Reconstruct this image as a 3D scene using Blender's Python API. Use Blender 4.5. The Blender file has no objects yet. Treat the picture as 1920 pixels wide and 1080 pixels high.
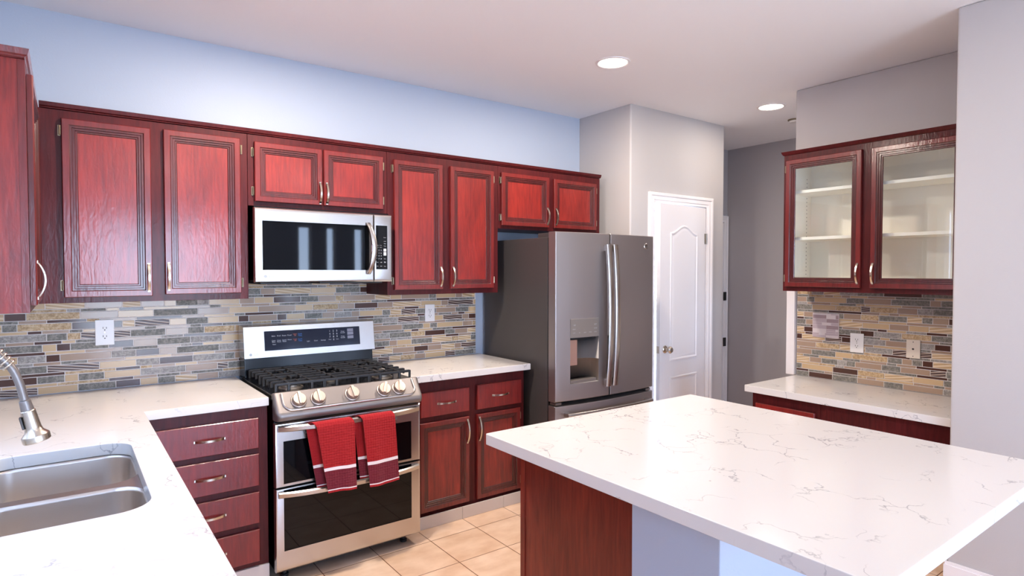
import bpy, bmesh, math, random
from mathutils import Vector, Matrix
R = math.radians
scene = bpy.context.scene
COL = scene.collection

# ------------------------------------------------------------------ camera
cam_d = bpy.data.cameras.new('camera')
cam_d.sensor_width = 36.0
cam_d.lens = 36.0 * 1133.04 / 1920.0
cam_d.clip_start = 0.05
cam = bpy.data.objects.new('camera', cam_d)
COL.objects.link(cam)
cam.location = (0, 0, 1.52)
cam.rotation_euler = (R(90 - 1.546), 0, R(-36.516))
scene.camera = cam

# ------------------------------------------------------------------ view / world / daylight
scene.view_settings.view_transform = 'Standard'
scene.view_settings.look = 'None'
scene.view_settings.gamma = 1.0
scene.view_settings.use_curve_mapping = False
scene.view_settings.exposure = 0.34
try:
    scene.cycles.use_denoising = True
    scene.cycles.max_bounces = 12
    scene.cycles.diffuse_bounces = 8
    scene.cycles.glossy_bounces = 5
    scene.cycles.transparent_max_bounces = 12
    scene.cycles.sample_clamp_indirect = 6.0
    scene.cycles.caustics_reflective = False
    scene.cycles.caustics_refractive = False
except Exception:
    pass
SKY = 10.0
LAMP = 13.0
w = bpy.data.worlds.new('sky')
scene.world = w
w.use_nodes = True
nt = w.node_tree
nt.nodes.clear()
o_ = nt.nodes.new('ShaderNodeOutputWorld')
bg = nt.nodes.new('ShaderNodeBackground')
tc = nt.nodes.new('ShaderNodeTexCoord')
sx = nt.nodes.new('ShaderNodeSeparateXYZ')
rp = nt.nodes.new('ShaderNodeValToRGB')
rp.color_ramp.elements[0].position = 0.46
rp.color_ramp.elements[0].color = (0.80, 1.00, 1.28, 1)  # ground glow below the horizon, raised to brighten the ceiling
rp.color_ramp.elements[1].position = 0.62
rp.color_ramp.elements[1].color = (0.25, 0.48, 0.92, 1)
for ps_, cl_ in ((0.485, (0.92, 1.16, 1.50, 1)), (0.495, (1.10, 1.40, 1.90, 1)), (0.545, (0.90, 1.20, 1.75, 1))):
    el_ = rp.color_ramp.elements.new(ps_)
    el_.color = cl_
ma = nt.nodes.new('ShaderNodeMath'); ma.operation = 'MULTIPLY_ADD'
ma.inputs[1].default_value = 0.5; ma.inputs[2].default_value = 0.5
nt.links.new(tc.outputs['Generated'], sx.inputs[0])
nt.links.new(sx.outputs['Z'], ma.inputs[0])
nt.links.new(ma.outputs[0], rp.inputs[0])
nt.links.new(rp.outputs[0], bg.inputs[0])
bg.inputs[1].default_value = SKY
nt.links.new(bg.outputs[0], o_.inputs[0])


# ------------------------------------------------------------------ materials
def s2l(c):
    return tuple(((v / 255) / 12.92 if v / 255 <= 0.04045 else ((v / 255 + 0.055) / 1.055) ** 2.4) for v in c) + (1,)


def mat(name, rgb, rough=0.5, metal=0.0, coat=0.0, coat_rough=0.1, spec=0.5):
    m = bpy.data.materials.new(name)
    m.use_nodes = True
    b = m.node_tree.nodes['Principled BSDF']
    b.inputs['Base Color'].default_value = s2l(rgb)
    b.inputs['Roughness'].default_value = rough
    b.inputs['Metallic'].default_value = metal
    b.inputs['Coat Weight'].default_value = coat
    b.inputs['Coat Roughness'].default_value = coat_rough
    b.inputs['Specular IOR Level'].default_value = spec
    return m


def nodes(m):
    return m.node_tree.nodes, m.node_tree.links, m.node_tree.nodes['Principled BSDF']


def coords(m, scale, loc=(0, 0, 0)):
    n, l, b = nodes(m)
    t = n.new('ShaderNodeTexCoord')
    mp = n.new('ShaderNodeMapping')
    mp.inputs['Scale'].default_value = scale
    mp.inputs['Location'].default_value = loc
    l.new(t.outputs['Object'], mp.inputs[0])
    return mp.outputs[0]


def noise(m, vec, scale, detail=4, dist=0.0, rough=0.5):
    n, l, b = nodes(m)
    x = n.new('ShaderNodeTexNoise')
    x.inputs['Scale'].default_value = scale
    x.inputs['Detail'].default_value = detail
    x.inputs['Distortion'].default_value = dist
    x.inputs['Roughness'].default_value = rough
    l.new(vec, x.inputs['Vector'])
    return x.outputs['Fac']


def ramp(m, fac, stops):
    n, l, b = nodes(m)
    r = n.new('ShaderNodeValToRGB')
    e = r.color_ramp.elements
    while len(e) < len(stops):
        e.new(0.5)
    for k, (p, c) in enumerate(stops):
        e[k].position = p
        e[k].color = s2l(c) if len(c) == 3 else c
    l.new(fac, r.inputs[0])
    return r.outputs[0]


def bump(m, fac, strength, dist=0.01):
    n, l, b = nodes(m)
    x = n.new('ShaderNodeBump')
    x.inputs['Strength'].default_value = strength
    x.inputs['Distance'].default_value = dist
    l.new(fac, x.inputs['Height'])
    l.new(x.outputs[0], b.inputs['Normal'])
    if 'Coat Normal' in b.inputs:
        l.new(x.outputs[0], b.inputs['Coat Normal'])
    return x


def wood(name, dark, mid, light, rough=0.42, coat=0.85, spec=0.25):
    m = mat(name, mid, rough, 0, coat, 0.17, spec)
    n, l, b = nodes(m)
    v = coords(m, (26, 26, 2.2))
    f = noise(m, v, 3.0, 6, 0.6)
    v2 = coords(m, (3, 3, 1.4), (3, 1, 0))
    f2 = noise(m, v2, 1.6, 3)
    mx = n.new('ShaderNodeMath'); mx.operation = 'MULTIPLY_ADD'
    mx.inputs[1].default_value = 0.45
    l.new(f2, mx.inputs[0])
    ad = n.new('ShaderNodeMath'); ad.operation = 'MULTIPLY'
    ad.inputs[1].default_value = 0.55
    l.new(f, ad.inputs[0]); l.new(ad.outputs[0], mx.inputs[2])
    l.new(ramp(m, mx.outputs[0], [(0.32, dark), (0.5, mid), (0.68, light)]), b.inputs['Base Color'])
    f3 = noise(m, coords(m, (5, 5, 1.8), (1, 2, 5)), 9, 3, 1.2)
    sm = n.new('ShaderNodeMath'); sm.operation = 'MULTIPLY_ADD'; sm.inputs[1].default_value = 1.6
    l.new(f3, sm.inputs[0]); l.new(f, sm.inputs[2])
    bump(m, sm.outputs[0], 0.085, 0.004)
    return m


M = {}
M['wood'] = wood('cherry_door', (84, 20, 20), (108, 28, 26), (124, 35, 30))
M['panel'] = wood('cherry_panel', (100, 23, 22), (130, 33, 27), (152, 43, 33))
M['frame'] = wood('cherry_frame', (60, 14, 17), (76, 20, 22), (90, 25, 26), 0.5, 0.25, 0.15)
M['glaze'] = wood('cherry_glaze', (58, 15, 16), (76, 20, 20), (92, 27, 26))
M['island_wood'] = wood('mahogany_panel', (92, 30, 22), (116, 41, 29), (134, 50, 34), 0.4, 0.25)
M['cab_in'] = mat('cabinet_white_interior', (253, 249, 240), 0.5)
M['nickel'] = mat('brushed_nickel', (206, 196, 182), 0.25, 1.0)
M['brass'] = mat('aged_hinge', (150, 136, 112), 0.35, 1.0)
M['steel'] = mat('stainless_steel', (196, 191, 187), 0.26, 1.0)
_v = coords(M['steel'], (2, 240, 240)); bump(M['steel'], noise(M['steel'], _v, 2, 3), 0.035, 0.002)
M['steel_knob'] = mat('satin_knob_steel', (188, 174, 164), 0.42, 1.0)
M['steel_dull'] = mat('satin_steel', (134, 127, 124), 0.42, 0.7)
M['sink'] = mat('sink_steel', (206, 199, 193), 0.34, 1.0)
_v = coords(M['sink'], (8, 8, 160)); bump(M['sink'], noise(M['sink'], _v, 2, 3), 0.04, 0.002)
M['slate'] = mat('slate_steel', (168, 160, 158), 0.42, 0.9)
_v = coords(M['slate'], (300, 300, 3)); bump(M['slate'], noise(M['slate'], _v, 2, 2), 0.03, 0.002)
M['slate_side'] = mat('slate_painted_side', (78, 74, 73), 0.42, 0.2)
M['recess'] = mat('recess_grey', (206, 201, 200), 0.45, 0.3, 0, 0.1, 0.3)
M['slate_light'] = mat('slate_panel_plate', (150, 142, 136), 0.4, 0.6)
M['black'] = mat('black_enamel', (10, 12, 18), 0.16, 0, 0, 0.1, 0.3)
M['glass_black'] = mat('black_glass', (7, 8, 11), 0.03, 0, 0, 0.02, 0.3)
M['display'] = mat('navy_display_glass', (30, 33, 50), 0.1)
M['iron'] = mat('cast_iron', (34, 33, 34), 0.45)
M['rubber'] = mat('dark_gasket', (20, 19, 19), 0.6)
M['burner'] = mat('burner_alloy', (150, 140, 128), 0.4, 0.8)
M['white_plastic'] = mat('white_plastic', (238, 236, 234), 0.35)
M['cream_plastic'] = mat('cream_plastic', (226, 214, 198), 0.4)
M['slot'] = mat('slot_dark', (40, 34, 32), 0.6)
M['mark'] = mat('printed_mark', (208, 208, 212), 0.5)
M['mark_blue'] = mat('printed_mark_blue', (60, 130, 215), 0.5)
M['mark_red'] = mat('printed_mark_orange', (226, 120, 90), 0.5)
M['mark_grey'] = mat('printed_key_grey', (140, 138, 150), 0.5)
M['mark_faint'] = mat('etched_mark', (150, 148, 146), 0.4, 0.6)
M['white_paint'] = mat('white_door_paint', (240, 236, 236), 0.35)
M['black_hinge'] = mat('black_hinge', (28, 24, 24), 0.5)
M['copper_film'] = mat('film_covered_paddle', (198, 160, 144), 0.3, 0.5)
M['towel_red'] = mat('red_waffle_cloth', (158, 3, 12), 0.9)
M['towel_dark'] = mat('burgundy_waffle_cloth', (108, 14, 32), 0.9)
M['towel_white'] = mat('white_stripe_cloth', (236, 222, 218), 0.9)
for k in ('towel_red', 'towel_dark'):
    n, l, b = nodes(M[k])
    v = coords(M[k], (1, 0.02, 1))
    x = n.new('ShaderNodeTexVoronoi'); x.inputs['Scale'].default_value = 78
    x.inputs['Randomness'].default_value = 0.25
    l.new(v, x.inputs['Vector'])
    bump(M[k], x.outputs['Distance'], 0.55, 0.006)
    b.inputs['Sheen Weight'].default_value = 0.15


def paint(name, rgb, rough=0.55, st=0.12, sc=140):
    m = mat(name, rgb, rough)
    bump(m, noise(m, coords(m, (1, 1, 1)), sc, 2), st, 0.003)
    return m


M['wall'] = paint('grey_wall_daylight_tint', (182, 193, 210))  # blue cast of the daylight is mixed into this wall colour
M['wall_warm_lit'] = paint('grey_wall_warm_light_tint', (193, 188, 186))  # warmer light on the pantry and right walls put into the colour
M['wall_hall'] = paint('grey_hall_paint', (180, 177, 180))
M['ceiling'] = paint('ceiling_paint', (249, 248, 249), 0.7, 0.1)
M['grout'] = mat('pale_grout', (222, 216, 212), 0.7)

# quartz
m = M['quartz'] = mat('white_quartz', (244, 240, 236), 0.16)
n, l, b = nodes(m)
v = coords(m, (1, 1, 1))
nz = n.new('ShaderNodeTexNoise'); nz.inputs['Scale'].default_value = 7; nz.inputs['Detail'].default_value = 5
l.new(v, nz.inputs['Vector'])
mixv = n.new('ShaderNodeVectorMath'); mixv.operation = 'MULTIPLY_ADD'
mixv.inputs[1].default_value = (0.34, 0.34, 0.34)
l.new(nz.outputs['Color'], mixv.inputs[0]); l.new(v, mixv.inputs[2])
vo = n.new('ShaderNodeTexVoronoi'); vo.feature = 'DISTANCE_TO_EDGE'; vo.inputs['Scale'].default_value = 5.2
l.new(mixv.outputs[0], vo.inputs['Vector'])
line = ramp(m, vo.outputs['Distance'], [(0.0, (1, 1, 1, 1)), (0.020, (0, 0, 0, 1))])
mask = ramp(m, noise(m, coords(m, (1, 1, 1), (4, 2, 7)), 6.5, 3), [(0.49, (0, 0, 0, 1)), (0.62, (1, 1, 1, 1))])
mu = n.new('ShaderNodeMath'); mu.operation = 'MULTIPLY'
l.new(line, mu.inputs[0]); l.new(mask, mu.inputs[1])
mu2 = n.new('ShaderNodeMath'); mu2.operation = 'MULTIPLY'; mu2.inputs[1].default_value = 0.68
l.new(mu.outputs[0], mu2.inputs[0])
mc = n.new('ShaderNodeMixRGB')
mc.inputs[1].default_value = s2l((224, 219, 214)); mc.inputs[2].default_value = s2l((120, 116, 122))
l.new(mu2.outputs[0], mc.inputs[0]); l.new(mc.outputs[0], b.inputs['Base Color'])

# floor tile: square beige tiles with thin brown joints
m = M['floor'] = mat('beige_floor_tile', (226, 190, 158), 0.3)
n, l, b = nodes(m)
v = coords(m, (1, 1, 1), (-(1.637 - 0.308 * 8), -(2.672 - 0.308 * 30), 0))
br = n.new('ShaderNodeTexBrick')
br.offset = 0.0; br.squash = 1.0
br.inputs['Scale'].default_value = 1.0
br.inputs['Brick Width'].default_value = 0.308
br.inputs['Row Height'].default_value = 0.308
br.inputs['Mortar Size'].default_value = 0.0024
br.inputs['Mortar Smooth'].default_value = 0.1
br.inputs['Color1'].default_value = s2l((240, 212, 186)); br.inputs['Color2'].default_value = s2l((235, 204, 176))
br.inputs['Mortar'].default_value = s2l((128, 88, 60))
l.new(v, br.inputs['Vector'])
fn = noise(m, coords(m, (1, 1.6, 1)), 7, 5)
cl = ramp(m, fn, [(0.3, (232, 222, 212)), (0.7, (255, 255, 255))])
mm = n.new('ShaderNodeMixRGB'); mm.blend_type = 'MULTIPLY'; mm.inputs[0].default_value = 1
l.new(br.outputs['Color'], mm.inputs[1]); l.new(cl, mm.inputs[2]); l.new(mm.outputs[0], b.inputs['Base Color'])
bp = bump(m, br.outputs['Fac'], 0.5, 0.002); bp.invert = True
M['toe'] = mat('pale_skirting_tile', (206, 198, 192), 0.3)
bump(M['toe'], noise(M['toe'], coords(M['toe'], (2, 2, 12)), 8, 4), 0.1, 0.003)


# wall mosaic tiles
def stone(name, a, c, e, rough=0.55):
    m = mat(name, c, rough)
    n, l, b = nodes(m)
    f = noise(m, coords(m, (1, 1, 1)), 85, 6, 0.4, 0.65)
    l.new(ramp(m, f, [(0.36, a), (0.5, c), (0.64, e)]), b.inputs['Base Color'])
    bump(m, f, 0.3, 0.004)
    return m


def wavy(name, a, c, e, sc=34, dist=5.0):
    m = mat(name, c, 0.3)
    n, l, b = nodes(m)
    wv = n.new('ShaderNodeTexWave'); wv.bands_direction = 'DIAGONAL'
    wv.inputs['Scale'].default_value = sc; wv.inputs['Distortion'].default_value = dist
    wv.inputs['Detail'].default_value = 1.0; wv.inputs['Detail Scale'].default_value = 0.3
    l.new(coords(m, (0.16, 0.16, 1)), wv.inputs['Vector'])
    l.new(ramp(m, wv.outputs['Fac'], [(0.15, a), (0.6, c), (0.92, e)]), b.inputs['Base Color'])
    bump(m, wv.outputs['Fac'], 0.25, 0.004)
    return m


TILES = [
    (stone('slate_grey_stone', (96, 93, 86), (126, 122, 114), (156, 151, 140)), 24),
    (stone('pale_grey_stone', (128, 124, 118), (158, 152, 146), (186, 180, 172)), 9),
    (stone('tan_stone', (156, 126, 88), (192, 164, 124), (214, 192, 158)), 7),
    (mat('taupe_glass_tile', (170, 146, 126), 0.14, 0, 0, 0.03, 0.35), 20),
    (mat('beige_glass_tile', (204, 176, 138), 0.16, 0, 0, 0.03, 0.35), 14),
    (mat('brown_glass_tile', (84, 58, 50), 0.11, 0, 0, 0.03, 0.35), 14),
    (wavy('cream_wavy_tile', (190, 160, 120), (212, 186, 150), (226, 206, 176)), 13),
    (wavy('brown_wavy_tile', (74, 54, 50), (100, 76, 68), (190, 174, 160), 44, 6), 7),
]


def thin_glass(name, tint=(1, 1, 1, 1), ior=1.45):
    m = bpy.data.materials.new(name); m.use_nodes = True
    n, l = m.node_tree.nodes, m.node_tree.links
    n.clear()
    o = n.new('ShaderNodeOutputMaterial'); t = n.new('ShaderNodeBsdfTransparent'); g = n.new('ShaderNodeBsdfGlossy')
    t.inputs[0].default_value = tint
    g.inputs['Roughness'].default_value = 0.02
    f = n.new('ShaderNodeFresnel'); f.inputs[0].default_value = ior
    x = n.new('ShaderNodeMixShader')
    ge = n.new('ShaderNodeNewGeometry'); bf = n.new('ShaderNodeMath'); bf.operation = 'MULTIPLY'
    iv = n.new('ShaderNodeMath'); iv.operation = 'SUBTRACT'; iv.inputs[0].default_value = 1.0
    l.new(ge.outputs['Backfacing'], iv.inputs[1]); l.new(iv.outputs[0], bf.inputs[0]); l.new(f.outputs[0], bf.inputs[1])
    l.new(bf.outputs[0], x.inputs[0]); l.new(t.outputs[0], x.inputs[1]); l.new(g.outputs[0], x.inputs[2])
    l.new(x.outputs[0], o.inputs[0])
    return m


M['pane'] = thin_glass('clear_pane')
M['cab_glass'] = thin_glass('cabinet_glass', (0.98, 1.0, 0.99, 1), 1.85)


def emit(name, rgb, st):
    m = bpy.data.materials.new(name); m.use_nodes = True
    b = m.node_tree.nodes['Principled BSDF']
    b.inputs['Base Color'].default_value = rgb
    b.inputs['Emission Color'].default_value = rgb
    b.inputs['Emission Strength'].default_value = st
    return m


M['lamp'] = emit('lamp_lens', (1.0, 0.90, 0.78, 1), 6.0)


# ------------------------------------------------------------------ mesh builder
def FB(Y):   # faces -Y : u = x, v = z, w = out of the wall
    return Matrix(((1, 0, 0, 0), (0, 0, -1, Y), (0, 1, 0, 0), (0, 0, 0, 1)))


def FR(X):   # faces -X : u = -y
    return Matrix(((0, 0, -1, X), (-1, 0, 0, 0), (0, 1, 0, 0), (0, 0, 0, 1)))


def FL(X):   # faces +X : u = y
    return Matrix(((0, 0, 1, X), (1, 0, 0, 0), (0, 1, 0, 0), (0, 0, 0, 1)))


WORLD = Matrix.Identity(4)


class MB:
    def __init__(self, frame=None):
        self.bm = bmesh.new()
        self.M = frame if frame is not None else WORLD

    def v(self, p):
        return self.bm.verts.new(self.M @ Vector(p))

    def face(self, vs, mi=0):
        try:
            f = self.bm.faces.new(vs)
            f.material_index = mi
            return f
        except ValueError:
            return None

    def merge(self, t, mi=None):
        mp = {}
        for q in t.verts:
            mp[q] = self.bm.verts.new(self.M @ q.co)
        for f in t.faces:
            self.face([mp[q] for q in f.verts], f.material_index if mi is None else mi)
        t.free()

    def box(self, u0, u1, v0, v1, w0, w1, bev=0.0, mi=0, seg=2):
        t = bmesh.new()
        bmesh.ops.create_cube(t, size=1)
        for q in t.verts:
            q.co = ((u0 + u1) / 2 + q.co.x * (u1 - u0), (v0 + v1) / 2 + q.co.y * (v1 - v0), (w0 + w1) / 2 + q.co.z * (w1 - w0))
        if bev > 0:
            bmesh.ops.bevel(t, geom=t.edges[:], offset=bev, segments=seg, affect='EDGES', profile=0.5)
        self.merge(t, mi)
        return self

    def rings(self, loops, mi=0, cap0=False, cap1=False, mis=None, closed=True):
        vs = [[self.v(p) for p in L] for L in loops]
        n = len(vs[0])
        for a in range(len(vs) - 1):
            k = mis[a] if mis else mi
            for i in range(n if closed else n - 1):
                j = (i + 1) % n
                self.face([vs[a][i], vs[a][j], vs[a + 1][j], vs[a + 1][i]], k)
        if cap0:
            self.face(vs[0][::-1], mis[0] if mis else mi)
        if cap1:
            self.face(vs[-1], mis[-1] if mis else mi)
        return self

    def prism(self, outer, w0, w1, holes=(), mi=0, bev=0.0):
        """outer / holes in (u, v), extruded along w"""
        t = bmesh.new()
        es = []
        for L in [outer] + list(holes):
            q = [t.verts.new((p[0], p[1], w0)) for p in L]
            for i in range(len(q)):
                es.append(t.edges.new((q[i], q[(i + 1) % len(q)])))
        bmesh.ops.triangle_fill(t, edges=es, use_beauty=True)
        bmesh.ops.dissolve_limit(t, angle_limit=0.001, verts=[], edges=[e for e in t.edges if len(e.link_faces) == 2])
        fs = t.faces[:]
        r = bmesh.ops.extrude_face_region(t, geom=fs)
        for q in [g for g in r['geom'] if isinstance(g, bmesh.types.BMVert)]:
            q.co.z = w1
        if bev > 0:
            sel = []
            for e in t.edges:
                if len(e.link_faces) == 2 and e.calc_face_angle(0) > R(50):
                    sel.append(e)
            bmesh.ops.bevel(t, geom=sel, offset=bev, segments=2, affect='EDGES', profile=0.5)
        bmesh.ops.recalc_face_normals(t, faces=t.faces[:])
        self.merge(t, mi)
        return self

    def tube(self, path, rad, seg=10, mi=0, caps=True, sec=None):
        """sweep a circle (or a section of (a, b) points) along a path"""
        P = [Vector(p) for p in path]
        n = len(P)
        T = [(P[min(i + 1, n - 1)] - P[max(i - 1, 0)]).normalized() for i in range(n)]
        ref = Vector((0, 0, 1)) if abs(T[0].z) < 0.9 else Vector((1, 0, 0))
        N = (ref - T[0] * ref.dot(T[0])).normalized()
        loops = []
        for i in range(n):
            N = (N - T[i] * N.dot(T[i])).normalized()
            B = T[i].cross(N)
            r = rad[i] if isinstance(rad, (list, tuple)) else rad
            if sec is None:
                loops.append([P[i] + (N * math.cos(2 * math.pi * k / seg) + B * math.sin(2 * math.pi * k / seg)) * r for k in range(seg)])
            else:
                loops.append([P[i] + N * a * r + B * b_ * r for a, b_ in sec])
        self.rings(loops, mi, caps, caps)
        return self

    def lathe(self, o, axis, prof, seg=24, mi=0, cap0=True, cap1=True):
        o = Vector(o); A = Vector(axis).normalized()
        ref = Vector((0, 0, 1)) if abs(A.z) < 0.9 else Vector((1, 0, 0))
        N = (ref - A * ref.dot(A)).normalized(); B = A.cross(N)
        loops = [[o + A * h + (N * math.cos(2 * math.pi * k / seg) + B * math.sin(2 * math.pi * k / seg)) * max(r, 1e-5) for k in range(seg)] for r, h in prof]
        self.rings(loops, mi, cap0, cap1)
        return self

    def text(self, s, size, u, v, w_, mi=0, align='CENTER'):
        c = bpy.data.curves.new('t', 'FONT')
        c.body = s; c.size = size; c.align_x = align; c.align_y = 'CENTER'; c.resolution_u = 2
        o = bpy.data.objects.new('t', c)
        COL.objects.link(o)
        bpy.context.view_layer.update()
        me = bpy.data.meshes.new_from_object(o.evaluated_get(bpy.context.evaluated_depsgraph_get()))
        t = bmesh.new(); t.from_mesh(me)
        for q in t.verts:
            q.co = (q.co.x + u, q.co.y + v, w_)
        self.merge(t, mi)
        bpy.data.objects.remove(o); bpy.data.curves.remove(c); bpy.data.meshes.remove(me)
        return self

    def build(self, name, mats, parent=None, smooth=35, fix=True):
        bm = self.bm
        if fix:
            bmesh.ops.recalc_face_normals(bm, faces=bm.faces[:])
        if parent is not None:
            off = world_loc(parent)
            for q in bm.verts:
                q.co -= off
        for f in bm.faces:
            f.smooth = smooth > 0
        for e in bm.edges:
            if len(e.link_faces) == 2 and e.calc_face_angle(0) > R(smooth):
                e.smooth = False
        me = bpy.data.meshes.new(name)
        bm.to_mesh(me); bm.free()
        for q in (mats if isinstance(mats, (list, tuple)) else [mats]):
            me.materials.append(q)
        o = bpy.data.objects.new(name, me)
        COL.objects.link(o)
        if parent is not None:
            o.parent = parent
        if smooth > 0:
            wn = o.modifiers.new('even_shading', 'WEIGHTED_NORMAL')
            wn.keep_sharp = True
            wn.weight = 80
        return o


def world_loc(o):
    p = Vector((0, 0, 0))
    while o is not None:
        p += o.location
        o = o.parent
    return p


def thing(name, label, cat, loc, group=None):
    o = bpy.data.objects.new(name, None)
    o.empty_display_size = 0.1
    o.location = loc
    COL.objects.link(o)
    return tag(o, label, cat, group)


def tag(o, label, cat, group=None):
    o['label'] = label; o['category'] = cat
    if group:
        o['group'] = group
    return o


def struct(o, label=None, cat=None):
    o['kind'] = 'structure'
    if label:
        o['label'] = label
    if cat:
        o['category'] = cat
    return o


def rrect(u0, u1, v0, v1, r, n=6):
    out = []
    for cx, cy, a0 in ((u1 - r, v0 + r, -90), (u1 - r, v1 - r, 0), (u0 + r, v1 - r, 90), (u0 + r, v0 + r, 180)):
        for k in range(n + 1):
            a = R(a0 + 90 * k / n)
            out.append((cx + r * math.cos(a), cy + r * math.sin(a)))
    return out


# ------------------------------------------------------------------ room shell
CZ = 2.80
struct(MB().box(-0.6, 7.2, -4.4, 5.2, -0.06, 0).build('floor', M['floor']), 'floor of square beige ceramic tiles with brown joints', 'floor')
struct(MB().box(-0.6, 7.2, -4.4, 5.2, CZ, CZ + 0.08).build('ceiling', M['ceiling']), 'smooth off-white ceiling with recessed lights', 'ceiling')


def wall(name, frame, outer, t, holes=(), m='wall', bev=0.0, label=None):
    o = MB(frame).prism(outer, -t, 0, holes, 0, bev).build(name, M[m])
    return struct(o, label or 'plain grey painted wall', 'wall')


def rect(u0, u1, v0, v1):
    return [(u0, v0), (u1, v0), (u1, v1), (u0, v1)]


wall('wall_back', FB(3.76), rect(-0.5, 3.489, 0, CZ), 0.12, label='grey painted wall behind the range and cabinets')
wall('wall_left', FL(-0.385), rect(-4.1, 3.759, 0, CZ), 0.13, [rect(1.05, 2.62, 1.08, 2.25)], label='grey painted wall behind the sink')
PO = (3.765, 4.43, 2.07)
cr = [(3.49 + 0.014 - 0.014 * math.cos(R(k * 15)), 3.19 + 0.014 - 0.014 * math.sin(R(k * 15))) for k in range(7)]
c2 = [(4.69 - 0.014 + 0.014 * math.sin(R(k * 15)), 3.19 + 0.014 - 0.014 * math.cos(R(k * 15))) for k in range(7)]
q = MB()
q.prism([(3.49, 3.88)] + cr + [(PO[0], 3.19), (PO[0], 3.29), (3.60, 3.29), (3.60, 3.88)], 0, PO[2])
q.prism([(PO[1], 3.29), (PO[1], 3.19)] + c2 + [(4.69, 3.29)], 0, PO[2])
q.prism([(3.49, 3.88)] + cr + c2 + [(4.69, 3.29), (3.60, 3.29), (3.60, 3.88)], PO[2], CZ)
struct(q.build('wall_pantry', M['wall_warm_lit']), 'grey pantry walls around the white door, with a rounded corner beside the refrigerator', 'wall')
struct(MB().box(4.58, 4.69, 3.291, 3.80, 0, CZ).build('wall_pantry_hall', M['wall_warm_lit']), 'grey pantry wall along the hallway', 'wall')
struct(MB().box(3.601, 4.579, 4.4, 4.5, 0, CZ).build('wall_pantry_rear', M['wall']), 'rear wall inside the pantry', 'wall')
struct(MB().box(4.691, 5.649, 3.80, 3.92, 0, CZ).build('wall_hall_back', M['wall_hall']), 'grey end wall of the hallway with a white door casing', 'wall')
struct(MB().box(5.65, 5.77, -4.1, 3.92, 0, CZ).build('wall_hall', M['wall_hall']), 'shaded dark grey wall of the hallway', 'wall')
struct(MB().box(4.181, 4.30, -1.2, 2.27, 0, CZ, 0.010).build('wall_niche', M['wall_warm_lit']), 'grey wall above the glass-door cabinet and behind the desk', 'wall')
struct(MB().box(3.50, 4.18, -1.2, 1.097, 0, CZ, 0.012).build('wall_right', M['wall_warm_lit']), 'pale grey wall projecting at the right edge of the kitchen', 'wall')
# rear wall of the dining side, with sliding door and tall windows (seen only as reflections)
WIN = [(0.1, 2.15, 0.05, 2.25), (3.14, 3.38, 0.3, 2.3), (3.62, 3.80, 0.3, 2.3), (4.12, 4.32, 0.3, 2.3), (4.7, 5.5, 0.8, 2.2)]
FREAR = Matrix(((-1, 0, 0, 0), (0, 0, 1, -3.6), (0, 1, 0, 0), (0, 0, 0, 1)))  # faces +Y : u = -x
wall('wall_rear', FREAR, rect(-5.649, 0.5, 0, CZ), 0.12, [rect(-b_, -a, c, d) for a, b_, c, d in WIN], label='grey wall of the dining side with windows')


def window(name, frame, u0, u1, v0, v1, mull=(), label=''):
    e = bpy.data.objects.new(name, None); COL.objects.link(e)
    e.location = frame @ Vector(((u0 + u1) / 2, v0, -0.06))
    struct(e, label, 'window')
    f = MB(frame)
    t = 0.035
    f.prism(rect(u0 + .001, u1 - .001, v0 + .001, v1 - .001), -0.09, -0.03, [rect(u0 + t, u1 - t, v0 + t, v1 - t)])
    for q in mull:
        f.box(q - t / 2, q + t / 2, v0 + t, v1 - t, -0.085, -0.035)
    f.build('window_frame', M['white_paint'], e)
    MB(frame).box(u0 + t + .001, u1 - t - .001, v0 + t + .001, v1 - t - .001, -0.062, -0.060).build('window_pane', M['pane'], e)
    # portal: guides daylight sampling through the opening, gives off no light of its own
    ld = bpy.data.lights.new('daylight_portal', 'AREA')
    ld.shape = 'RECTANGLE'; ld.size = u1 - u0; ld.size_y = v1 - v0
    ld.cycles.is_portal = True
    lo = bpy.data.objects.new('daylight_portal', ld); COL.objects.link(lo)
    mtx = frame @ Matrix.Translation(((u0 + u1) / 2, (v0 + v1) / 2, -0.13))
    lo.matrix_world = mtx @ Matrix.Rotation(math.pi, 4, 'X')
    return e


window('window_1', FL(-0.385), 1.05, 2.62, 1.08, 2.25, (1.835,), 'kitchen window over the sink, with blinds')
for k, (a, b_, c, d) in enumerate(WIN):
    window('window_%d' % (k + 2), FREAR, -b_, -a, c, d, (-(a + b_) / 2,) if b_ - a > 1.2 else (), 'dining side window')
# blinds half drawn over the sink window
bl = thing('window_blind', 'white slatted blind in the sink window', 'blind', (-0.385, 1.835, 2.2))
q = MB(FL(-0.385))
for k in range(27):
    z = 2.17 - k * 0.040
    t = Matrix.Translation((1.835, z, -0.018)) @ Matrix.Rotation(R(-17), 4, 'X')
    s_ = bmesh.new(); bmesh.ops.create_cube(s_, size=1)
    for p in s_.verts:
        p.co = t @ Vector((p.co.x * 1.46, p.co.y * 0.042, p.co.z * 0.002))
    q.merge(s_)
q.build('slats', M['white_plastic'], bl)
MB(FL(-0.385)).box(1.10, 2.57, 2.185, 2.213, -0.028, -0.004, 0.003).build('headrail', M['white_plastic'], bl)

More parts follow.
